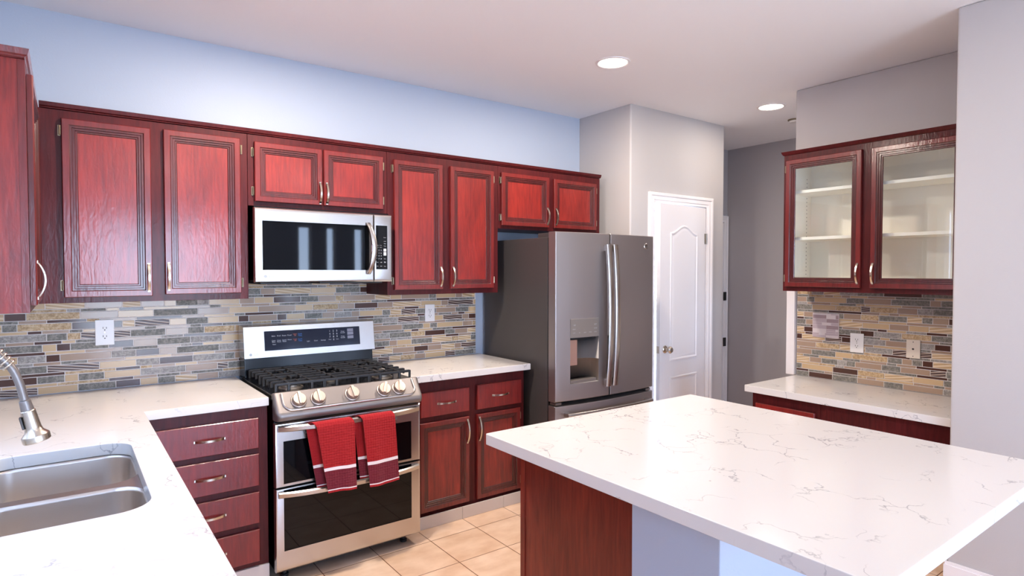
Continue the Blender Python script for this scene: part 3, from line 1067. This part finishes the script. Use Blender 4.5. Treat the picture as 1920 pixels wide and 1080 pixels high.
# rolled lip framing the knob field
q = MB(GK)
path = []
for p in rrect(X0 + 0.035, X1 - 0.035, -0.048, 0.16, 0.045, 8):
    if p[1] < 0.048:
        path.append((p[0], p[1], 0.0005))
path = sorted(path, key=lambda p: p[0])
path = [(X0 + 0.035, 0.046, 0.0005)] + path + [(X1 - 0.035, 0.046, 0.0005)]
q.tube(path, 0.0065, 8)
q.build('fascia_lip', M['steel'], fascia)
for k, x in enumerate((0.912, 1.008, 1.185, 1.360, 1.448)):
    q = MB(GK)
    v_ = -0.002
    q.lathe((x, v_, 0.0003), (0, 0, 1), [(0.0385, 0), (0.0385, 0.004), (0.037, 0.006), (0.0335, 0.007), (0.0325, 0.024), (0.030, 0.028), (0.0, 0.0285)], 28, 0, True, False)
    kn = q.build('knob', M['steel_knob'], c, 40)
    a = R((0, 0, 4, -22, -12)[k])
    t = Matrix.Translation((x, v_, 0)) @ Matrix.Rotation(a, 4, 'Z')
    q = MB(GK @ t)
    q.box(-0.0075, 0.0075, -0.032, 0.034, 0.022, 0.039, 0.003)
    q.build('grip', M['steel_knob'], kn, 40)
# oven doors
for nm, z0, z1, g, hz, lab in (('upper_oven_door', 0.476, 0.790, (0.836, 1.520, 0.492, 0.700), 0.764, ''), ('lower_oven_door', 0.062, 0.470, (0.836, 1.520, 0.163, 0.462), 0.442, '')):
    q = MB(G)
    framed(q, (X0 - 0.004, X1 + 0.002, z0, z1), g)
    d = q.build(nm, M['steel'], c, 30)
    MB(G).box(g[0], g[1], g[2], g[3], -0.034, -0.0035).build('door_glass', M['glass_black'], d)
    q = MB(G)
    loops = []
    n = 28
    for k in range(n + 1):
        s = -1 + 2 * k / n
        b_ = (1 - abs(s) ** 3.2)
        x = 1.186 + 0.376 * s
        h = 0.004 + 0.050 * b_
        hv = 0.0155
        loops.append([(x, hz - hv, h), (x, hz - hv * .6, h + 0.010), (x, hz + hv * .6, h + 0.012), (x, hz + hv, h + 0.004), (x, hz + hv * .5, max(h - 0.004, 0.0015)), (x, hz - hv * .5, max(h - 0.006, 0.0012))])
    q.rings(loops, 0, True, True)
    q.build('handle', M['steel'], d, 50)
q = MB(G); q.box(X0 + 0.14, X1 - 0.14, 0.722, 0.732, 0.0012, 0.004, 0.0012); q.build('door_vent', M['steel_dull'], c)
# backguard
PM = Matrix(((0, 0, 1, 0), (1, 0, 0, 0), (0, 1, 0, 0), (0, 0, 0, 1)))   # (y, z, x) profile space
MB(PM).prism([(3.612, 0.9205), (3.735, 0.9205), (3.735, 1.030), (3.622, 1.030)], X0 + 0.004, X1 - 0.004, (), 0, 0.003).build('backguard_base', M['black'], c)
MB(PM).prism([(3.596, 1.031), (3.735, 1.031), (3.735, 1.212), (3.640, 1.212), (3.622, 1.206)], X0 - 0.002, X1 + 0.006, (), 0, 0.005).build('console', M['steel'], c, 40)
tv = Vector((0, 3.622 - 3.596, 1.206 - 1.031)).normalized(); nv = Vector((1, 0, 0)).cross(tv)
GP = Matrix(((1, 0, 0, 0), (0, tv.y, nv.y, 3.609), (0, tv.z, nv.z, 1.1185), (0, 0, 0, 1)))
dp = MB(GP).box(0.912, 1.482, -0.052, 0.060, 0.0004, 0.004, 0.001).build('display', M['display'], c)
q = MB(GP); hh = 0.0043
for k, t in enumerate(['Bake', 'Broil', 'Roast', 'Proof']):
    q.text(t, 0.0105, 0.962 + k * 0.030, 0.030, hh)
for k, (t, t2) in enumerate([('Conv', 'Bake'), ('Conv', 'Roast'), ('Speed', 'Roast'), ('Warm', '')]):
    q.text(t, 0.0095, 0.962 + k * 0.030, 0.004, hh)
    if t2:
        q.text(t2, 0.0095, 0.962 + k * 0.030, -0.004, hh)
q.text('Start', 0.0095, 0.964, -0.018, hh)
for k, t in enumerate(['Light', 'Clock', 'Settings']):
    q.text(t, 0.0095, 1.160 + k * 0.045, -0.012, hh)
for r, row in enumerate(['123', '456', '789']):
    for k, ch in enumerate(row):
        q.text(ch, 0.015, 1.292 + k * 0.022, 0.040 - r * 0.0175, hh)
q.text('0', 0.015, 1.314, -0.012, hh); q.text('Clear', 0.008, 1.291, -0.011, hh); q.text('Start', 0.008, 1.338, -0.011, hh)
for z in (0.030, 0.000):
    q.text('Timer', 0.0095, 1.372, z + 0.004, hh); q.text('On/Off', 0.0095, 1.372, z - 0.005, hh)
q.build('key_marks', M['mark'], dp, 0)
q = MB(GP)
for z in (0.030, 0.000):
    q.text('Cook', 0.0105, 1.084 + 0.029, z + 0.004, hh); q.text('Time', 0.0105, 1.113, z - 0.006, hh)
q.build('blue_marks', M['mark_blue'], dp, 0)
q = MB(GP)
for z in (0.030, 0.000):
    q.text('Upper' if z else 'Lower', 0.0085, 1.084, z + 0.005, hh); q.text('Off', 0.0085, 1.084, z - 0.004, hh)
q.build('orange_marks', M['mark_red'], dp, 0)
q = MB(GP)
for z in (0.040, 0.020, -0.003):
    q.box(1.402, 1.440, z - 0.009, z + 0.009, hh - 0.0002, hh)
q.build('key_blocks', M['mark_grey'], dp, 0)
q = MB(GP)
q.lathe((0.835, -0.068, 0.0003), (0, 0, 1), [(0.008, 0), (0.008, 0.0006)], 18); q.text('LG', 0.019, 0.866, -0.068, 0.0008)
q.build('emblem', M['mark_faint'], c, 0)
# burners
for x, y, r in ((0.935, 3.19, 0.050), (0.935, 3.47, 0.040), (1.189, 3.33, 0.055), (1.443, 3.19, 0.048), (1.443, 3.47, 0.036)):
    bb = MB().lathe((x, y, 0.9203), (0, 0, 1), [(r + 0.012, 0), (r + 0.010, 0.006), (r, 0.008), (r, 0.018), (0.0, 0.0185)], 24, 0, True, False).build('burner', M['burner'], c, 40)
    MB().lathe((x, y, 0.9388), (0, 0, 1), [(r * 0.82, 0), (r * 0.86, 0.003), (r * 0.7, 0.008), (0.0, 0.009)], 24, 0, True, False).build('burner_cap', M['iron'], bb, 40)
# cast-iron grates, three sections
for i in range(3):
    a = X0 + 0.024 + i * 0.2435; b_ = a + 0.239
    y0, y1 = 3.066, 3.590
    q = MB()
    tz0, tz1 = 0.956, 0.970
    bw = 0.0055
    def bar(xa, ya, xb, yb):
        q.box(min(xa, xb) - (bw if xa == xb else 0), max(xa, xb) + (bw if xa == xb else 0), min(ya, yb) - (bw if ya == yb else 0), max(ya, yb) + (bw if ya == yb else 0), tz0, tz1, 0.0028)
    xm = (a + b_) / 2
    xs = (a + 0.062, b_ - 0.062)
    for x in xs:
        bar(x, y0, x, y1)
    cents = (3.19, 3.47) if i != 1 else (3.33,)
    ny = 8
    for k in range(ny):
        y = y0 + (y1 - y0) * k / (ny - 1)
        if any(abs(y - cc) < 0.045 for cc in cents):
            bar(a, y, xm - 0.040, y); bar(xm + 0.040, y, b_, y)
        else:
            bar(a, y, b_, y)
        # turned-down ends of each finger
        for x in (a, b_):
            q.box(x - 0.006, x + 0.006, y - bw, y + bw, 0.9205 if k in (0, 3, 4, ny - 1) else 0.938, 0.968, 0.0028)
    for cc in cents:
        for s in (-1, 1):
            bar(xm, cc + s * 0.032, xm, cc + s * 0.085)
    for x in xs:
        for y in (y0, y1):
            q.box(x - 0.007, x + 0.007, y - 0.007, y + 0.007, 0.9205, 0.960, 0.003)
    q.build('grate', M['iron'], c, 40)


# ------------------------------------------------------------------ dish towels over the upper oven handle
def towel(xl_top, xr_top, xl_bot, xr_bot, zb, back_shift, zback, label, seed):
    rnd = random.Random(seed)
    ph = rnd.random() * 6
    yb, zt, r = 2.926, 0.764, 0.018          # bar axis and wrap radius
    path = []                                # (y, z, t along, side) front hem -> over the bar -> back hem
    n = 64
    for k in range(n + 1):
        f = k / n
        path.append((yb - r - 0.010 * (1 - f), zb + (zt - zb) * f, 1 - f, 0))
    for k in range(1, 8):
        a = math.pi * k / 8
        path.append((yb - r * math.cos(a), zt + 0.002 + r * 1.05 * math.sin(a), 0, a / math.pi))
    for k in range(n + 1):
        f = k / n
        path.append((yb + r * 0.9, zt - (zt - zback) * f, f, 1))
    q = MB()
    nx = 16
    cols = []
    for th in (0.0, 0.0035):
        L = []
        for y, z, t, side in path:
            row = []
            for i in range(nx + 1):
                s = i / nx
                xa = xl_top + (xl_bot - xl_top) * t + back_shift * side
                xb = xr_top + (xr_bot - xr_top) * t + back_shift * side
                wv = 0.005 * t * math.sin(s * 5.2 + ph) + 0.002 * t * math.sin(s * 13 + ph * 2)
                off = th if side < 0.5 else -th
                row.append((xa + (xb - xa) * s, y + wv * (1 if side < 0.5 else 0.4) - (off if side in (0, 1) else 0), z + (th if 0 < side < 1 else 0) + 0.004 * math.sin(s * 3.1 + ph) * t))
            L.append(row)
        cols.append(L)

    def band(t):
        if t > 0.975: return 0
        if t > 0.952: return 2
        if t > 0.665: return 1
        if t > 0.625: return 2
        return 0
    V = [[[q.v(p) for p in row] for row in L] for L in cols]
    m_ = len(path)
    for a in range(m_ - 1):
        mi = band((path[a][2] + path[a + 1][2]) / 2)
        for i in range(nx):
            q.face([V[1][a][i], V[1][a][i + 1], V[1][a + 1][i + 1], V[1][a + 1][i]], mi)
            q.face([V[0][a][i], V[0][a + 1][i], V[0][a + 1][i + 1], V[0][a][i + 1]], mi)
        for i in (0, nx):
            q.face([V[0][a][i], V[1][a][i], V[1][a + 1][i], V[0][a + 1][i]], mi)
    for a in (0, m_ - 1):
        for i in range(nx):
            q.face([V[0][a][i], V[0][a][i + 1], V[1][a][i + 1], V[1][a][i]], 0)
    o = q.build('dish_towel', [M['towel_red'], M['towel_dark'], M['towel_white']], None, 60)
    tag(o, label, 'towel', 'red dish towels on the oven handle')
    return o


towel(0.972, 1.163, 1.025, 1.170, 0.428, -0.040, 0.448, 'red and burgundy dish towel, the left of the two on the oven handle', 1)
towel(1.208, 1.385, 1.240, 1.406, 0.420, -0.034, 0.455, 'red and burgundy dish towel, the right of the two on the oven handle', 5)

# ------------------------------------------------------------------ refrigerator
c = thing('refrigerator', 'slate grey French-door refrigerator with ice and water dispenser', 'refrigerator', (2.97, 3.35, 0))
FX0, FX1, FM = 2.503, 3.437, 2.966
G = FB(2.918)
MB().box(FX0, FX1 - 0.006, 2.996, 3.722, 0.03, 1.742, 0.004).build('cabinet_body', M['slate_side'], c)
for x in (FX0 + 0.08, FX1 - 0.08):
    for y in (3.08, 3.64):
        MB().lathe((x, y, 0), (0, 0, 1), [(0.022, 0), (0.022, 0.029)], 12).build('foot', M['iron'], c)
MB(G).box(FX0 + 0.01, FX1 - 0.01, 0.035, 0.095, -0.077, -0.030).build('base_grille', M['rubber'], c)
MB(G).box(FX0 + 0.004, FX1 - 0.008, 0.10, 1.738, -0.0775, -0.0675).build('door_gasket', M['rubber'], c)
MB().box(FX0 + 0.02, FX0 + 0.12, 2.99, 3.12, 1.7425, 1.772, 0.004).build('hinge_cover', M['slate_side'], c)
MB().box(FX1 - 0.12, FX1 - 0.02, 2.99, 3.12, 1.7425, 1.772, 0.004).build('hinge_cover', M['slate_side'], c)
XC, HW, BUL = (FX0 + FX1) / 2, (FX1 - FX0) / 2, 0.028


def wcur(x):
    return BUL * (1 - ((x - XC) / HW) ** 2)


def curved_slab(name, x0, x1, z0, z1, hole=None, back=-0.067):
    q = MB(G)
    e = 0.008
    us = [x0, x0 + e * 0.35, x0 + e] + [x0 + e + (x1 - x0 - 2 * e) * k / 14 for k in range(1, 14)] + [x1 - e, x1 - e * 0.35, x1]
    if hole:
        us = sorted([u for u in us if min(abs(u - hole[0]), abs(u - hole[1])) > 0.012] + [hole[0], hole[1]])
    vs = [z0, z0 + e * 0.35, z0 + e] + ([hole[2], hole[3]] if hole else []) + [z1 - e, z1 - e * 0.35, z1]

    def w_(u, v):
        d = min(u - x0, x1 - u, v - z0, z1 - v)
        k = max(0, 1 - d / e)
        return wcur(u) - e * (1 - math.sqrt(max(0, 1 - k * k)))
    V = {}
    for i, u in enumerate(us):
        for j, v in enumerate(vs):
            V[i, j] = q.v((u, v, w_(u, v)))
    for i in range(len(us) - 1):
        for j in range(len(vs) - 1):
            if hole and hole[0] - 1e-6 <= us[i] < hole[1] - 1e-6 and hole[2] - 1e-6 <= vs[j] < hole[3] - 1e-6:
                continue
            q.face([V[i, j], V[i + 1, j], V[i + 1, j + 1], V[i, j + 1]])
    ni, nj = len(us) - 1, len(vs) - 1
    rim = [(i, 0) for i in range(ni)] + [(ni, j) for j in range(nj)] + [(i, nj) for i in range(ni, 0, -1)] + [(0, j) for j in range(nj, 0, -1)]
    bk = [q.v((us[i], vs[j], back)) for i, j in rim]
    for k in range(len(rim)):
        k2 = (k + 1) % len(rim)
        q.face([V[rim[k]], bk[k], bk[k2], V[rim[k2]]])
    q.face(bk[::-1])
    return q.build(name, M['slate'], c, 30)


DH = (2.620, 2.862, 0.790, 1.090)
dl = curved_slab('left_door', FX0, FM - 0.004, 0.682, 1.776, DH)
drr = curved_slab('right_door', FM + 0.004, FX1, 0.682, 1.776)
fz = curved_slab('freezer_drawer', FX0, FX1, 0.10, 0.655)
# dispenser recess: curved niche with floor tray
q = MB(G)
wf = lambda u: wcur(u) - 0.0004
N = 12
top, bot = DH[3], DH[2]
arc = []
for k in range(N + 1):
    a = math.pi * k / N
    u = (DH[0] + DH[1]) / 2 - (DH[1] - DH[0]) / 2 * math.cos(a)
    sn = math.sin(a) ** 0.7
    arc.append((u, wf(u) * (1 - sn) - 0.062 * sn))
lo = [q.v((u, bot, h)) for u, h in arc]; hi = [q.v((u, top, h)) for u, h in arc]
for k in range(N):
    q.face([lo[k], lo[k + 1], hi[k + 1], hi[k]])
q.face(hi[::-1]); q.face(lo)
q.build('dispenser_recess', M['recess'], dl, 80, False)
q = MB(G); q.box(DH[0] + 0.004, DH[1] - 0.004, bot + 0.0005, bot + 0.022, -0.050, wcur(DH[0]) - 0.001, 0.003); q.build('drip_tray', M['slate_light'], dl)
q = MB(G); q.box(DH[0] + 0.016, DH[0] + 0.082, 0.905, 1.075, -0.024, -0.008, 0.005); q.build('dispenser_paddle', M['copper_film'], dl)
q = MB(G); q.box(DH[0] + 0.012, DH[1] - 0.012, 1.078, 1.0895, -0.045, 0.008, 0.002); q.build('dispenser_nozzle', M['rubber'], dl)
# dispenser control plate follows the door curve
q = MB(G)
us = [DH[0] + (DH[1] - DH[0]) * k / 10 for k in range(11)]
q.rings([[(u, v, wcur(u) + h) for u in us] for v, h in ((1.091, 0.0003), (1.092, 0.0018), (1.212, 0.0018), (1.213, 0.0003))], 0, closed=False)
pl = q.build('dispenser_controls', M['slate_light'], dl, 40)
q = MB(G)


def curved_text(t, size, u, v):
    q.text(t, size, u, v, wcur(u) + 0.0024)


curved_text('ICE', 0.011, 2.653, 1.172); curved_text('CRUSHED', 0.008, 2.653, 1.146)
curved_text('HOT', 0.011, 2.830, 1.172); curved_text('WATER', 0.008, 2.830, 1.146)
for k, t in enumerate(['LOCK', 'FILL', 'LIGHT', 'FILTER', 'DOOR']):
    curved_text(t, 0.0075, 2.650 + k * 0.045, 1.122)
q.build('key_marks', M['mark'], pl, 0)
# long curved handles
for dd, u in ((dl, FM - 0.052), (drr, FM + 0.010)):
    q = MB(G)
    loops = []
    n = 26
    z0, z1 = 0.755, 1.702
    for k in range(n + 1):
        s = -1 + 2 * k / n
        z = (z0 + z1) / 2 + (z1 - z0) / 2 * s
        h = wcur(u) + 0.040 + 0.026 * (1 - s * s)
        uu = u
        hw = 0.0235
        loops.append([(uu - hw, z, h - 0.012), (uu - hw, z, h + 0.004), (uu - hw * 0.5, z, h + 0.010), (uu + hw * 0.5, z, h + 0.010), (uu + hw, z, h + 0.004), (uu + hw, z, h - 0.012)])
    q.rings(loops, 0, True, True)
    for z in (z0 + 0.024, z1 - 0.024):
        fu = u + (0.006 if dd is drr else 0)
        q.box(fu - 0.010, fu + 0.010, z - 0.022, z + 0.022, wcur(u) - 0.001, wcur(u) + 0.036, 0.003)
    q.build('handle', M['steel'], dd, 50)
q = MB(G)
loops = []
n = 26
for k in range(n + 1):
    s = -1 + 2 * k / n
    u = XC + 0.405 * s
    h = wcur(u) + 0.044
    z = 0.598
    loops.append([(u, z - 0.014, h - 0.008), (u, z - 0.014, h + 0.004), (u, z - 0.007, h + 0.010), (u, z + 0.007, h + 0.010), (u, z + 0.014, h + 0.004), (u, z + 0.014, h - 0.008)])
q.rings(loops, 0, True, True)
for u in (XC - 0.38, XC + 0.38):
    q.box(u - 0.02, u + 0.02, 0.585, 0.611, wcur(u) - 0.004, wcur(u) + 0.042, 0.003)
q.build('handle', M['steel'], fz, 50)
u = 3.345
q = MB(G)
q.lathe((u, 1.700, wcur(u) - 0.004), (0, 0, 1), [(0.022, 0), (0.022, 0.006), (0.019, 0.008), (0.017, 0.007)], 28, 0, True, True)
q.build('emblem', M['steel'], drr, 40)
q = MB(G); q.text('GE', 0.020, u, 1.700, wcur(u) + 0.0042); q.build('emblem_letters', M['slate_side'], drr, 0)
for u in (FX0 + 0.03, FX1 - 0.05):
    MB(G).box(u - 0.02, u + 0.03, 0.660, 0.677, -0.065, wcur(u) - 0.010, 0.003).build('centre_hinge', M['steel_dull'], c)

# ------------------------------------------------------------------ sink and faucet
c = thing('kitchen_sink', 'stainless steel undermount double-bowl sink in the left countertop', 'sink', (-0.02, 2.17, 0.70))
bowls = ((-0.232, 0.182, 2.196, 2.556), (-0.232, 0.182, 1.791, 2.152))
q = MB()
q.prism(rrect(-0.262, 0.212, 1.762, 2.586, 0.10, 8), 0.8695, 0.8722, [rrect(a, b_, y0, y1, 0.085, 8) for a, b_, y0, y1 in bowls])
q.build('flange', M['sink'], c)
for a, b_, y0, y1 in bowls:
    loops = []
    for i, z, r in ((-0.001, 0.8724, 0.086), (0.004, 0.868, 0.083), (0.007, 0.862, 0.082), (0.012, 0.76, 0.080), (0.020, 0.708, 0.075), (0.045, 0.688, 0.06), (0.10, 0.683, 0.04)):
        loops.append([(x, y, z) for x, y in rrect(a + i, b_ - i, y0 + i, y1 - i, r, 8)])
    q = MB(); q.rings(loops, 0, False, True)
    bo = q.build('bowl', M['sink'], c, 50, False)
    xm, ym = (a + b_) / 2, (y0 + y1) / 2
    MB().lathe((xm, ym, 0.6835), (0, 0, 1), [(0.044, 0), (0.044, 0.002), (0.034, 0.003), (0.030, 0.001), (0.0, 0.001)], 24, 0, True, False).build('drain', M['steel'], bo, 40)
c = thing('pull_down_faucet', 'brushed steel pull-down spring faucet with its spray head over the sink', 'faucet', (-0.315, 2.17, 0.9145))
MB().lathe((-0.315, 2.17, 0.9145), (0, 0, 1), [(0.030, 0), (0.030, 0.006), (0.024, 0.012), (0.022, 0.07), (0.017, 0.075), (0.017, 0.24), (0.014, 0.245)], 20).build('riser', M['nickel'], c, 40)
MB().tube([(-0.315, 2.17, 0.965), (-0.315, 2.10, 0.985), (-0.315, 2.06, 1.03)], [0.008, 0.007, 0.006], 10).build('lever', M['nickel'], c, 40)


def bez(p0, p1, p2, p3, n):
    P = [Vector(p) for p in (p0, p1, p2, p3)]
    out = []
    for k in range(n + 1):
        t = k / n
        out.append(P[0] * (1 - t) ** 3 + P[1] * 3 * t * (1 - t) ** 2 + P[2] * 3 * t * t * (1 - t) + P[3] * t ** 3)
    return out


HX, HY, HZ = -0.096, 2.17, 1.160      # top of the spray head
up = bez((-0.315, 2.17, 1.155), (-0.325, 2.17, 1.50), (-0.21, 2.17, 1.375), (-0.124, 2.17, 1.256), 30)
dn = bez((-0.124, 2.17, 1.256), (-0.110, 2.17, 1.232), (-0.101, 2.17, 1.19), (HX, HY, HZ), 12)
MB().tube(up + dn[1:], 0.0105, 12).build('hose', M['steel_dull'], c, 60)
# spring coil around the upper hose
sp = []
L = len(up) - 1
turns = 34
for k in range(turns * 12 + 1):
    f = k / (turns * 12) * L
    i = min(int(f), L - 1)
    p = up[i].lerp(up[i + 1], f - i)
    tg = (up[i + 1] - up[i]).normalized()
    n1 = Vector((0, 1, 0)); n2 = tg.cross(n1)
    a = 2 * math.pi * k / 12
    sp.append(p + (n1 * math.cos(a) + n2 * math.sin(a)) * 0.0165)
MB().tube(sp, 0.0026, 6).build('spring', M['nickel'], c, 60)
ax = Vector((0.22, 0.0, -1)).normalized()
MB().lathe((HX, HY, HZ), ax, [(0.011, 0), (0.0135, 0.002), (0.0155, 0.029), (0.0155, 0.030)], 24).build('hose_collar', M['steel_dull'], c, 40)
hd = MB().lathe(Vector((HX, HY, HZ)) + ax * 0.0305, ax, [(0.0155, 0), (0.0175, 0.002), (0.0185, 0.025), (0.0195, 0.050), (0.022, 0.062), (0.031, 0.072), (0.0335, 0.075), (0.0335, 0.090), (0.0315, 0.092)], 28).build('spray_head', M['nickel'], c, 40)
p = Vector((HX, HY, HZ)) + ax * 0.062
t = Matrix.Translation(p) @ Matrix.Rotation(R(-12.4), 4, 'Y')
MB(t).box(-0.0235, -0.0178, -0.012, 0.006, -0.018, 0.018, 0.002).build('spray_button', M['slate_side'], hd)

# ------------------------------------------------------------------ ceiling lights
def can(x, y, label, k=1.0, r=0.088, group='recessed ceiling lights'):
    e = thing('recessed_light', label, 'ceiling light', (x, y, CZ), group)
    q = MB()
    q.lathe((x, y, CZ - 0.0005), (0, 0, -1), [(r + 0.018, 0), (r + 0.017, 0.004), (r + 0.006, 0.007), (r, 0.004), (r, 0.0)], 40, 0, False, False)
    q.build('trim_ring', M['white_paint'], e, 40)
    MB().lathe((x, y, CZ - 0.0008), (0, 0, -1), [(r - 0.0005, 0), (r - 0.0005, 0.002), (r * 0.6, 0.0035), (0, 0.004)], 40, 0, True, False).build('lens', M['lamp'], e, 60)
    ld = bpy.data.lights.new('lamp', 'AREA')
    ld.shape = 'DISK'; ld.size = 2 * r * 0.95
    ld.energy = LAMP * k
    ld.color = (1.0, 0.87, 0.75)
    lo = bpy.data.objects.new('lamp', ld); COL.objects.link(lo)
    lo.location = (0, 0, -0.008); lo.parent = e
    return e


can(2.717, 2.633, 'bright recessed ceiling light in front of the wall cabinets', 1.9)
can(4.425, 2.600, 'recessed ceiling light by the hallway, left of the glass-door cabinet', 0.55)
for x, y, k in ((0.95, 2.64, 3.0), (0.95, 0.6, 0.1), (2.65, 0.6, 0.1), (0.95, -1.6, 0.8), (2.65, -1.6, 0.8)):
    can(x, y, 'recessed ceiling light above the camera side of the kitchen', k)
e = thing('smoke_detector', 'small white ceiling disc beside the hallway light, half hidden by the wall', 'detector', (4.96, 2.70, CZ))
MB().lathe((4.96, 2.70, CZ - 0.0005), (0, 0, -1), [(0.055, 0), (0.055, 0.006), (0.045, 0.010)], 32).build('rim', M['brass'], e, 40)
MB().lathe((4.96, 2.70, CZ - 0.0107), (0, 0, -1), [(0.043, 0), (0.040, 0.014), (0.0, 0.016)], 32, 0, True, False).build('cover', M['white_plastic'], e, 40)
